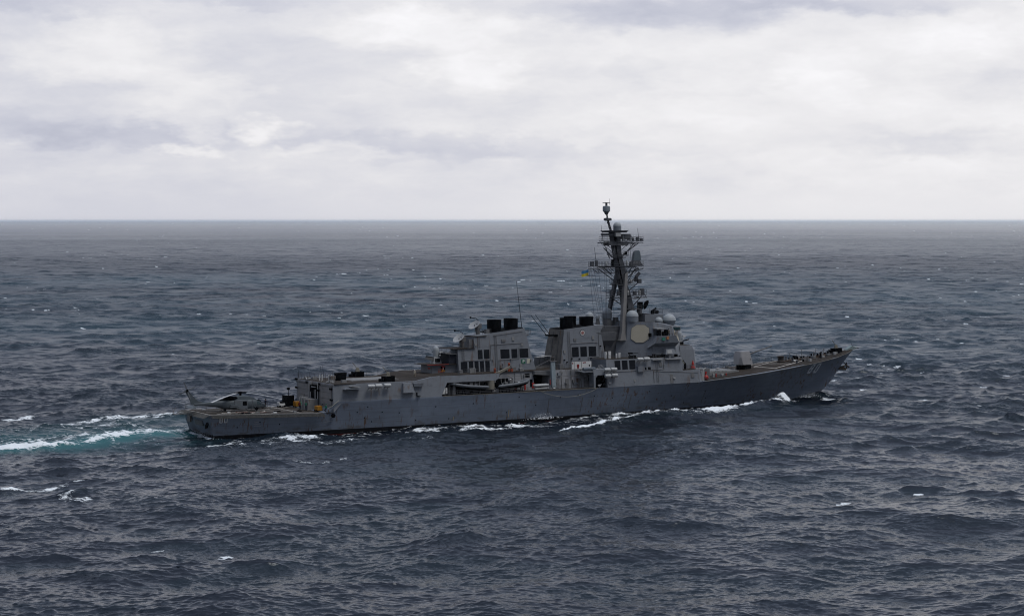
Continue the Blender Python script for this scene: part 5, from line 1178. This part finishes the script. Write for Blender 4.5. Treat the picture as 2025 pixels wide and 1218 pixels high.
for k, (gx, gz_, gh) in enumerate(((88.3, 29.7, .9), (89.7, 29.7, 1.3), (93.4, 29.7, 1.2), (94.2, 29.7, .8), (90.6, 34.9, 1.0), (92.4, 34.9, 1.2), (95.0, 34.9, .7), (91.2, 26.1, .9), (94.4, 26.1, .8), (91.0, 23.6, .9), (93.6, 23.6, 1.0), (96.4, 23.6, .9), (90.1, 32.0, .7), (93.0, 32.0, .6))):
    P("mast_equipment", (MASTG(), BLACK(), LGREY())[k % 3 if k % 5 else 2], lambda m: (m.box(gx, gx + .45, -.95, -.5, gz_, gz_ + gh) if k % 2 else m.lathe([(.22, 0), (.25, gh * .6), (.12, gh)], (gx, -.8, gz_), n=8)), parent=mast)
P("mast_gear", MASTG(), lambda m: ([m.box(x, x + w, -.9, -.3, z, z + h) for x, z, w, h in ((84.6, 29.7, .6, .9), (85.8, 29.7, .4, 1.1), (96.0, 34.9, .5, .7), (97.0, 34.9, .4, .5), (89.4, 23.6, .5, 1.0), (97.0, 23.6, .6, 1.3), (95.2, 23.6, .5, .8), (93.8, 35.0, .6, 1.1), (93.9, 25.9, .4, .4), (89.6, 25.9, 1.1, .2), (89.8, 31.4, 1.2, .2), (92.3, 31.3, .9, .2), (96.2, 26.0, .8, .9), (90.2, 32.6, .3, .8))], m.tube((96.0, -.2, 27.3), (96.9, -.3, 28.2), .35, n=8), m.tube((97.9, -.4, 23.9), (98.7, -.4, 22.9), .06), m.lathe([(.45, 0), (.5, .9), (.2, 1.0)], (96.2, 0, 26.3), n=10)), parent=mast)
P("mast_whip", BLACK(), lambda m: [m.tube((x0, y, z0), (x1, y, z1), .06, .03, n=4) for x0, y, z0, x1, z1 in ((86.1, -.5, 29.9, 85.6, 33.6), (87.7, -.5, 35.0, 87.3, 38.1), (96.8, -.3, 35.0, 96.5, 37.5), (94.9, -.3, 30, 94.6, 33.2), (95.2, 0, 35, 95.1, 36.1), (93.6, 0, 35, 93.6, 36.2))], parent=mast)
P("halyard", mat("wire", (.06, .06, .07), .7, .1, 1), lambda m: [m.tube((x0, y0, 29.5), (x1, y1, z1), .028, n=3) for x0, y0, x1, y1, z1 in ((85.2, .4, 88.6, 1, 17.3), (85.4, 1, 87.9, 1, 17.3), (86.0, .5, 88.4, .6, 17.3), (88.4, 0, 88.6, 0, 17.3), (88.8, 0, 88.8, 0, 18), (90.0, 0, 90.6, 0, 20), (86.5, -.5, 87.0, -2, 17.0), (84.9, .6, 87.2, 1.8, 17.1))], parent=mast)
il = P("illuminator", BLACK(), lambda m: (m.lathe([(.05, -.3), (.7, -.1), (1.05, .25), (1.0, .3), (.6, 0), (.05, -.1)], (98.2, -.4, 21.6), (.75, -.2, -.35), 18), m.box(96.7, 97.5, -.6, .4, 20.6, 22.1)), smooth=True)
P("illuminator_pedestal", MASTG(), lambda m: m.tube((97.0, 0, 19.5), (97.0, 0, 21.0), .62, .5, n=10), parent=il)

# ---------------------------------------------------------------- loose things
def f_flag(mb, z0, z1):
    n = 8
    for i in range(n):
        a, b = i / n, (i + 1) / n
        wv = lambda u: (84.75 - 1.6 * u, .5 + .18 * math.sin(u * 7), -.32 * u)
        (xa, ya, da), (xb, yb_, db) = wv(a), wv(b)
        mb.hexa([(xa, ya, z0 + da), (xb, yb_, z0 + db), (xb, yb_ + .02, z0 + db), (xa, ya + .02, z0 + da)], [(xa, ya, z1 + da), (xb, yb_, z1 + db), (xb, yb_ + .02, z1 + db), (xa, ya + .02, z1 + da)])
fl = empty("flag", SHIP.copy(), "blue over yellow flag flying from the left end of the mast yard", "flag")
P("cloth_band", mat("flag_blue", (.06, .22, .42), .8, .1, 2), lambda m: f_flag(m, 28.35, 28.95), parent=fl)
P("cloth_band", mat("flag_yellow", (.70, .55, .04), .8, .1, 2), lambda m: f_flag(m, 27.75, 28.35), parent=fl)

def rhib(name_label, x0, L, y, z, d, tilt):
    """rigid inflatable; d=+1 bow forward, -1 bow aft"""
    M = SHIP @ Matrix.Translation((x0 + L / 2, y, z)) @ Matrix.Rotation(0 if d > 0 else math.pi, 4, 'Z') @ Matrix.Rotation(tilt, 4, 'Y')
    o = empty("inflatable_boat", M, name_label, "boat", "inflatable boats in the boat bay")
    def part(n, m, f, s=True):
        mb = MB(); f(mb); return build(mb, n, m, o, s)
    h = L / 2
    def keel(mb):
        rings = []
        for u in (0, .25, .5, .7, .85, .95, 1):
            x = -h + L * u; w = 1.0 * (1 - max(0, u - .6) ** 2 * 6); kz = -.55 + (max(0, u - .6) ** 2) * 4.2
            rings.append([(x, -w, .1 + .25 * u * u), (x, 0, min(kz, .3)), (x, w, .1 + .25 * u * u), (x, 0, .25 + .25 * u * u)])
        mb.loft(rings)
    part("boat_hull", BLACK(), keel, False)
    def tubes(mb):
        for s in (-1, 1):
            pts = []
            for u in np.linspace(0, 1, 11):
                w = 1.1 * math.sqrt(max(0, 1 - max(0, (u - .55) / .45) ** 2.2)); pts.append((-h + L * u, s * w, .30 + .55 * max(0, u - .45) ** 1.6 * 1.6))
            for a, b in zip(pts, pts[1:]): mb.tube(a, b, .27, .27, n=10)
            mb.tube((-h - .35, s * 1.1, .3), pts[0], .12, .27, n=10)
    part("buoyancy_tube", RUBBER(), tubes)
    part("console", GD(), lambda m: (m.box(-.9, -.2, -.4, .4, .3, 1.15), m.box(-1.9, -1.3, -.35, .35, .3, .85), m.box(.4, .9, -.3, .3, .3, .7)), False)
    part("outboard_engine", BLACK(), lambda m: (m.box(-h - .45, -h + .1, -.3, .3, .1, 1.0), m.box(-h - .2, -h + .6, -.8, .8, .3, .75)), False)
    part("boat_fittings", WHITE(), lambda m: (m.ell((-.6, -.2, 1.25), .2, .2, .1), m.box(1.0, 1.5, -.5, 0, .35, .55), m.tube((-1.7, 0, .8), (-1.7, 0, 1.7), .04), m.tube((-2.3, .5, .4), (-2.3, .5, 1.8), .03)), False)
rhib("dark grey inflatable boat with its bow pointing left, nearer the stern", 47.6, 7.5, -8.6, 6.72, -1, R(-4))
rhib("grey inflatable boat with its bow pointing right, below the small green P sign", 57.9, 7.0, -8.6, 6.72, 1, R(-4))

# helicopter -------------------------------------------------------------
hx, hy, hz = 8.7, .3, 3.72
heli = empty("helicopter", SHIP @ Matrix.Translation((hx, hy, hz)), "grey naval helicopter parked on the flight deck with its rotor blades drooping", "helicopter")
def hp(n, m, f, s=True, parent=None, bevel=0):
    mb = MB(); f(mb); return build(mb, n, m, parent or heli, s, bevel)
def f_fus(mb):
    # x, half width, z bottom, z top
    secs = [(4.9, .12, .62, .9), (4.6, .42, .48, 1.15), (4.1, .7, .38, 1.4), (3.4, .95, .34, 1.8), (2.7, 1.1, .32, 2.1), (1.5, 1.15, .32, 2.2), (0, 1.15, .32, 2.25), (-1.8, 1.1, .36, 2.2), (-3.4, .95, .55, 2.12), (-4.6, .65, .9, 2.15), (-6.2, .42, 1.15, 1.98), (-7.6, .3, 1.3, 1.85), (-8.9, .22, 1.45, 1.8)]
    rings = []
    for x, w, a, b in secs:
        c, hh = (a + b) / 2, (b - a) / 2
        rings.append([(x, w * math.copysign(abs(math.cos(t)) ** .55, math.cos(t)), c + hh * math.copysign(abs(math.sin(t)) ** .6, math.sin(t))) for t in [2 * math.pi * i / 20 + .001 for i in range(20)]])
    mb.loft(rings)
fus = hp("fuselage", HELIG(), f_fus)
def f_eng(mb):
    rings = []
    for x, w, zt in ((3.0, .3, 2.1), (2.3, .7, 2.45), (1.4, .85, 2.75), (.3, .9, 2.9), (-1.2, .85, 2.8), (-2.4, .65, 2.6), (-3.4, .35, 2.3)):
        rings.append([(x, -w, 2.0), (x, -w * .92, zt - .15), (x, -w * .6, zt), (x, w * .6, zt), (x, w * .92, zt - .15), (x, w, 2.0)])
    mb.loft(rings)
hp("engine_housing", HELIG(), f_eng)
hp("engine_exhaust", BLACK(), lambda m: (m.ell((-2.0, -.72, 2.5), 1.25, .36, .34), m.tube((-2.8, -.72, 2.42), (-4.6, -.4, 2.12), .24, .05)))
hp("engine_exhaust", BLACK(), lambda m: m.ell((-2.1, .75, 2.5), 1.1, .35, .3))
hp("rotor_hub", BLACK(), lambda m: (m.tube((0, 0, 2.9), (0, 0, 3.45), .22), m.lathe([(.25, -.1), (.5, 0), (.5, .2), (.25, .3)], (0, 0, 3.3), n=12), [m.tube((0, 0, 3.38), (math.cos(a) * 1.1, math.sin(a) * 1.1, 3.36), .13) for a in (-.26, .33, math.pi + .5, math.pi - .5)]))
BLADEM = mat("rotor_blade_grey", (.48, .48, .47), .35, .1, 1)
for k, (dx, dy, dz) in enumerate([(7.3, -2.0, -1.45), (7.2, 2.6, -1.0), (-6.8, -3.2, -1.3), (-6.4, 3.9, -1.2)]):
    def f(mb):
        L = Vector((dx, dy, dz)); side = Vector((-dy, dx, 0)).normalized() * .3; rings = []
        for u in (.13, .35, .6, .8, 1.0):
            c = Vector((dx * u, dy * u, 3.38 + dz * u ** 1.5)); rings.append([c - side, c + Vector((0, 0, -.035)), c + side, c + Vector((0, 0, .045))])
        mb.loft(rings)
    hp("rotor_blade", BLADEM if k in (0, 2) else RUBBER(), f, False)
tailm = HELIG()
hp("tail_fin", tailm, lambda m: m.loft([[(-8.0, -.16, 1.6), (-6.9, -.14, 1.85), (-6.9, .14, 1.85), (-8.0, .16, 1.6)], [(-9.3, -.14, 1.55), (-8.3, -.12, 2.3), (-8.3, .12, 2.3), (-9.3, .14, 1.55)], [(-10.0, -.12, 3.1), (-9.3, -.1, 3.3), (-9.3, .1, 3.3), (-10.0, .12, 3.1)], [(-10.7, -.12, 4.2), (-10.1, -.1, 4.35), (-10.1, .1, 4.35), (-10.7, .12, 4.2)]]), False)
hp("stabilator", tailm, lambda m: m.hexa([(-9.9, -2.0, 1.0), (-8.9, -2.0, 1.25), (-8.9, 2.0, 1.25), (-9.9, 2.0, 1.0)], [(-9.9, -2.0, 1.08), (-8.9, -2.0, 1.33), (-8.9, 2.0, 1.33), (-9.9, 2.0, 1.08)]), False)
tr = hp("tail_rotor", BLACK(), lambda m: m.lathe([(.2, 0), (.25, .3), (.1, .35)], (-10.3, -.12, 4.15), (0, -1, .3), 10))
for a in (112, 22, 202, 292):
    hp("tail_blade", RUBBER(), lambda m: m.loft([[(-10.3 + r_ * math.cos(R(a)) - .1 * math.sin(R(a)), -.4, 4.2 + r_ * math.sin(R(a)) + .1 * math.cos(R(a))), (-10.3 + r_ * math.cos(R(a)) + .1 * math.sin(R(a)), -.4, 4.2 + r_ * math.sin(R(a)) - .1 * math.cos(R(a))), (-10.3 + r_ * math.cos(R(a)) + .1 * math.sin(R(a)), -.43, 4.2 + r_ * math.sin(R(a)) - .1 * math.cos(R(a)))] for r_ in (.2, 1.65)]), False, tr)
hp("cabin_window", BLACK(), lambda m: m.box(.0, .8, -1.24, -1.1, 1.1, 1.85), False, bevel=.03)
hp("panel_line", RUBBER(), lambda m: [m.box(x, x + .05, -1.17, -1.0, .5, 2.0) for x in (-1.6, 1.9)])
hp("sliding_door", mat("door_grey", (.12, .135, .145)), lambda m: m.box(-1.5, .95, -1.19, -1.05, .55, 2.05), False)
hp("windscreen", GLASS(), lambda m: (m.hexa([(2.9, -1.1, 1.15), (3.75, -.9, 1.15), (3.6, -.7, 1.15), (2.9, -.85, 1.15)], [(2.75, -1.06, 1.8), (3.2, -.96, 1.75), (3.2, -.7, 1.75), (2.75, -.8, 1.8)]), m.hexa([(3.95, -.6, 1.55), (3.95, .6, 1.55), (3.7, .6, 1.45), (3.7, -.6, 1.45)], [(3.3, -.6, 2.1), (3.3, .6, 2.1), (3.1, .6, 2.05), (3.1, -.6, 2.05)])), False)
hp("pylon_rack", HELIG(), lambda m: (m.box(-2.4, -1.0, -1.75, -1.1, 1.15, 1.3), m.lathe([(.1, 0), (.18, .2), (.18, 1.5), (.05, 1.8)], (-2.6, -1.6, .95), (1, 0, 0), 10), m.box(-.6, 2.2, -1.26, -1.1, .42, .5)))
for x, y, r_ in ((2.6, -1.35, .32), (2.6, 1.35, .32), (-3.0, 0, .25)):
    hp("wheel", BLACK(), lambda m: m.lathe([(r_ * .8, -.12), (r_, -.06), (r_, .06), (r_ * .8, .12)], (x, y, r_ + .12), (0, 1, 0), 14))
hp("landing_strut", HELIG(), lambda m: (m.tube((2.3, -1.0, .9), (2.6, -1.3, .45), .09), m.tube((2.3, 1.0, .9), (2.6, 1.3, .45), .09), m.tube((-2.9, 0, .9), (-3.0, 0, .4), .09)))
hp("nose_sensor", BLACK(), lambda m: m.ell((4.35, 0, .55), .42, .3, .3))

hp("tie_down_chain", BLACK(), lambda m: [m.tube((x, y, .6), (x + dx, y * 1.9, .05), .03, n=3) for x, y, dx in ((2.6, -1.2, 1.0), (2.6, -1.2, -.8), (2.6, 1.2, .9), (-3.0, -.3, -.9), (-3.0, .3, -.9), (.5, -1.1, .2))])
for x, y, w, h, mt in ((4.6, -3.9, .5, .25, WHITE), (7.4, -5.6, .9, .15, BLACK), (9.8, -4.6, .7, .2, DIRTYW), (12.6, -6.1, .6, .18, WHITE), (13.9, -3.2, 1.2, .12, BLACK), (16.4, -6.4, .5, .3, DIRTYW), (17.8, -4.6, .9, .15, BLACK), (3.0, 4.6, .5, .2, WHITE), (15.5, 2.4, .4, .3, DIRTYW), (6.4, -6.3, .4, .3, BLACK)):
    P("deck_fitting", mt(), lambda m: m.box(x, x + w, y - .2, y + .25, 3.93 - .0255 * x, 3.95 - .0255 * x + h))
P("deck_hose", ROPE(), lambda m: m.path([(5.5 + i * .55, -4.4 + .7 * math.sin(i * .9), 3.87 - .0255 * (5.5 + i * .55)) for i in range(14)], .06))
# people -----------------------------------------------------------------
def person(x, y, z, rz, top, trous, helmet, label, lean=0.0, crouch=0.0, arms=(.3, .1)):
    M = on_ship(x, y, z, rz)
    V = []; E = []; Rr = []
    def v(p, r, par=None):
        V.append(p); Rr.append(r); i = len(V) - 1
        if par is not None: E.append((par, i))
        return i
    k = 1 - crouch * .35
    hipz = .92 * k; L = lean
    pel = v((0, 0, hipz), .14)
    ch = v((L * .35, 0, hipz + .26), .15, pel); sh = v((L * .6, 0, hipz + .48), .13, ch)
    nk = v((L * .7, 0, hipz + .58), .055, sh); hd = v((L * .75 + .01, 0, hipz + .70), .095, nk); hd2 = v((L * .8 + .015, 0, hipz + .80), .085, hd)
    v((L * .77 + .115, 0, hipz + .71), .016, hd)          # nose
    for s in (-1, 1):
        hp_ = v((0, s * .10, hipz - .06), .10, pel)
        kn = v((crouch * .45 + .03, s * .12, hipz * .53), .068, hp_)
        an = v((-.02 + crouch * -.1, s * .12, .09), .045, kn); v((.17 - crouch * .1, s * .13, .045), .04, an)
        so = v((L * .6, s * .19, hipz + .46), .065, sh)
        a = arms[0] if s < 0 else arms[1]
        el = v((L * .6 + .25 * a, s * .25, hipz + .19 + .1 * a), .045, so)
        wr = v((L * .6 + .12 + .4 * a, s * .25, hipz - .04 + .3 * a), .032, el)
        pm = v((L * .6 + .14 + .44 * a, s * .25, hipz - .11 + .3 * a), .026, wr)
        for q in range(4): v((L * .6 + .12 + .45 * a + .022 * q, s * (.25 + .01 * (q - 1.5)), hipz - .20 + .02 * abs(q - 1.4) + .3 * a), .009, pm)
        v((L * .6 + .20 + .44 * a, s * .225, hipz - .13 + .3 * a), .010, pm)
    me = bpy.data.meshes.new("person"); me.from_pydata(V, E, [])
    o = bpy.data.objects.new("person", me); COL.objects.link(o)
    md = o.modifiers.new("skin", 'SKIN'); md.use_smooth_shade = True
    sv = me.skin_vertices[0].data
    for i, r_ in enumerate(Rr): sv[i].radius = (r_, r_)
    sv[0].use_root = True
    ss = o.modifiers.new("sub", 'SUBSURF'); ss.levels = ss.render_levels = 1
    bpy.context.view_layer.update()
    dg = bpy.context.evaluated_depsgraph_get(); nm = bpy.data.meshes.new_from_object(o.evaluated_get(dg))
    o.modifiers.clear(); o.data = nm; nm.name = "person"
    nm.materials.clear()
    skin = mat("skin_tone", (.35, .20, .13), .6, .05, 5)
    for m_ in (top, trous, skin, BLACK()): nm.materials.append(m_)
    for p in nm.polygons:
        c = p.center
        far = abs(c.y) > .19 and c.z < hipz + .02 and c.z > hipz - .4 and c.x > .05
        p.material_index = 2 if (c.z > hipz + .56 or far) else (0 if c.z > hipz - .02 or abs(c.y) > .205 else (3 if c.z < .12 else 1))
        p.use_smooth = True
    o.matrix_world = M
    tag(o, label, "person", "crew on deck")
    mb = MB(); mb.dome((L * .77, 0, hipz + .735), .125, .03, 12)
    build(mb, "helmet", helmet, o, True)
    mb = MB()
    for s in (-1, 1): mb.ell((L * .77 + .09, s * .035, hipz + .725), .014, .014, .012, 6, 4)
    mb.box(L * .77 + .085, L * .77 + .1, -.025, .025, hipz + .655, hipz + .665)
    build(mb, "face_features", BLACK(), o)
    return o
NAVY = mat("navy_cloth", (.018, .022, .035), .9, .2, 6); DRED = mat("dark_red_cloth", (.12, .015, .015), .9, .2, 6); BRN = mat("tan_cloth", (.25, .2, .14), .9, .2, 6)
fz = lambda x: 3.95 - .0255 * x
person(15.6, 5.2, fz(15.6), R(200), NAVY, NAVY, BLACK(), "person in dark clothing and dark helmet just ahead of the helicopter's nose")
person(19.6, -1.6, fz(19.6), R(100), DRED, NAVY, mat("brown_helmet", (.12, .03, .02)), "person in a dark red jersey and dark trousers beside the landing control house", arms=(.5, .2))
person(20.2, -.6, fz(20.2), R(220), TEAL(), NAVY, mat("green_helmet", (.02, .11, .07)), "person in a green jersey standing behind the one in dark red", arms=(.6, .3))
person(20.3, -2.9, fz(20.3), R(60), mat("dark_green_cloth", (.015, .07, .05), .9, .2, 6), NAVY, BLACK(), "person in a dark green jersey leaning towards the landing control house", lean=.3, arms=(.9, .7))
person(22.4, -7.4, fz(22.4), R(180), TEAL(), NAVY, mat("green_helmet", (.02, .11, .07)), "crouching person in a green jersey at the corner of the hangar and the ship's side", crouch=.6, arms=(.8, .6))
person(42.2, -4.2, 8.54, R(30), mat("pale_cloth", (.42, .38, .30), .9, .1, 5), BRN, WHITE(), "person in a pale top and white helmet on the aft missile deck", arms=(.2, .5))
person(96.4, -8.3, 14.95, R(270), NAVY, NAVY, BLACK(), "person in dark uniform looking over the bridge wing, left of the other watchman")
person(98.6, -8.3, 14.95, R(250), mat("khaki_cloth", (.10, .09, .07), .9, .2, 6), NAVY, BLACK(), "person in khaki top on the bridge wing, right of the other watchman")

# deck vehicles and odds
def thing_box(name, label, cat, x, y, z, parts, group=None, rz=0):
    o = empty(name, on_ship(x, y, z, rz), label, cat, group)
    for n, m, f, bv in parts:
        mb = MB(); f(mb); build(mb, n, m, o, False, bv)
    return o
wheels = lambda m: [m.lathe([(.18, -.08), (.22, 0), (.18, .08)], (a, b, .22), (0, 1, 0), 10) for a in (-.45, .45) for b in (-.5, .5)]
thing_box("deck_tractor", "yellow low cart against the port hangar door", "cart", 22.2, 5.6, fz(22.2), [("cart_body", YEL(), lambda m: m.box(-.6, .6, -.75, .75, .2, 1.1), .05), ("wheel", BLACK(), wheels, 0)])
thing_box("deck_tractor", "yellow low cart against the starboard hangar door", "cart", 21.9, -5.0, fz(21.9), [("cart_body", YEL(), lambda m: m.box(-.5, .5, -.7, .7, .2, 1.05), .05), ("wheel", BLACK(), wheels, 0), ("handle", BLACK(), lambda m: m.path([(.5, 0, .8), (.9, 0, 1.3), (.9, .3, 1.3)], .04), 0)])
thing_box("deck_cart", "white and black wheeled cart near the port edge of the flight deck", "cart", 19.2, 6.3, fz(19.2), [("cart_body", WHITE(), lambda m: (m.box(-.6, .6, -.5, .5, .25, .75), m.box(-.7, -.45, -.5, .5, .75, 1.0)), .04), ("cart_box", BLACK(), lambda m: m.box(-.2, .5, -.35, .35, .76, 1.05), .03), ("wheel", BLACK(), wheels, 0)])
thing_box("deck_screen", "tall black screen with a lamp on top at the port side of the hangar", "screen", 21.2, 7.6, fz(21.2), [("screen_panel", BLACK(), lambda m: (m.box(-.9, -.8, -.9, .9, .1, 2.2), m.box(-.8, .8, -.9, -.8, .1, 2.2)), 0), ("lamp", BLACK(), lambda m: (m.tube((0, 0, 2.0), (0, 0, 3.3), .06), m.ell((0, 0, 3.4), .35, .3, .25)), 0)])
thing_box("marker_buoy", "round red buoy hanging at the break of the foredeck", "buoy", 108.0, -8.3, sheer(108) + .02, [("buoy_float", RED(), lambda m: m.ell((0, 0, .55), .52, .5, .55, 18, 12), 0), ("buoy_eye", RED(), lambda m: (m.tube((-.1, 0, 1.15), (-.15, 0, 1.5), .14), m.box(-.25, .1, -.1, .1, 1.4, 1.8)), 0)])
P("buoy_davit", LGREY(), lambda m: (m.box(106.7, 107.1, -8.9, -8.5, 5.7, 8.1), m.box(106.3, 106.6, -9.0, -8.5, 5.8, 7.8), m.tube((106.9, -8.7, 8.0), (107.6, -8.7, 8.4), .1)), parent=fb)
# a slack heaving line over the side amidships
P("slack_line", ROPE(), lambda m: m.path([(x, -(10.0 - .012 * abs(x - 74)), 5.42 - 1.35 * (1 - ((x - 73.4) / 6.6) ** 2) if abs(x - 73.4) < 6.6 else 5.45) for x in np.linspace(66.8, 80, 15)], .035))
P("chock_line", ROPE(), lambda m: m.path([(22.2, -8.7, 4.2), (23.0, -8.9, 4.6), (24.3, -8.95, 5.6)], .05))

# spray thrown up at the bow and along the side: many small drops, one mass
def spray():
    rs = random.Random(11); mb = MB()
    c, s = math.cos(HEAD), math.sin(HEAD)
    for (S0, T0, ls, lt, h, n, back) in ((127.9, -8.3, 1.3, .8, 1.5, 900, 2.2), (139.8, -3.6, 1.6, .7, .9, 260, 1.2), (67.5, -10.0, 1.6, .5, 1.0, 300, 1.0), (76, -21.6, 1.6, .7, .7, 260, 1.4), (104, -16.8, 3.0, .7, .5, 260, 1.2), (92, -13.6, 3.5, .8, .5, 240, 1.0), (1.0, 2.5, .8, 4.5, .5, 260, 1.5)):
        for _ in range(n):
            u = rs.random() ** 1.7
            S_ = S0 + rs.gauss(0, ls) - back * u * rs.random(); T_ = T0 + rs.gauss(0, lt); z = .25 + h * u * 1.25 * math.exp(-((S_ - S0) / (ls * 1.8)) ** 2) + rs.uniform(0, .15)
            X = 3.4 + (S_ - 70) * c - T_ * s; Y = 346 + (S_ - 70) * s + T_ * c
            r_ = rs.uniform(.02, .075) * (1.2 - .6 * u)
            p = [(X + r_, Y, z - r_ * .6), (X - r_ * .5, Y + r_ * .87, z - r_ * .6), (X - r_ * .5, Y - r_ * .87, z - r_ * .6), (X, Y, z + r_)]
            mb.add(p, [(0, 2, 1), (0, 1, 3), (1, 2, 3), (2, 0, 3)])
    me = bpy.data.meshes.new("spray"); me.from_pydata(mb.v, [], mb.f); me.materials.append(mat("spray_white", (.80, .84, .86), .6, .03, 2))
    o = bpy.data.objects.new("spray", me); COL.objects.link(o); tag(o, kind='stuff')
spray()
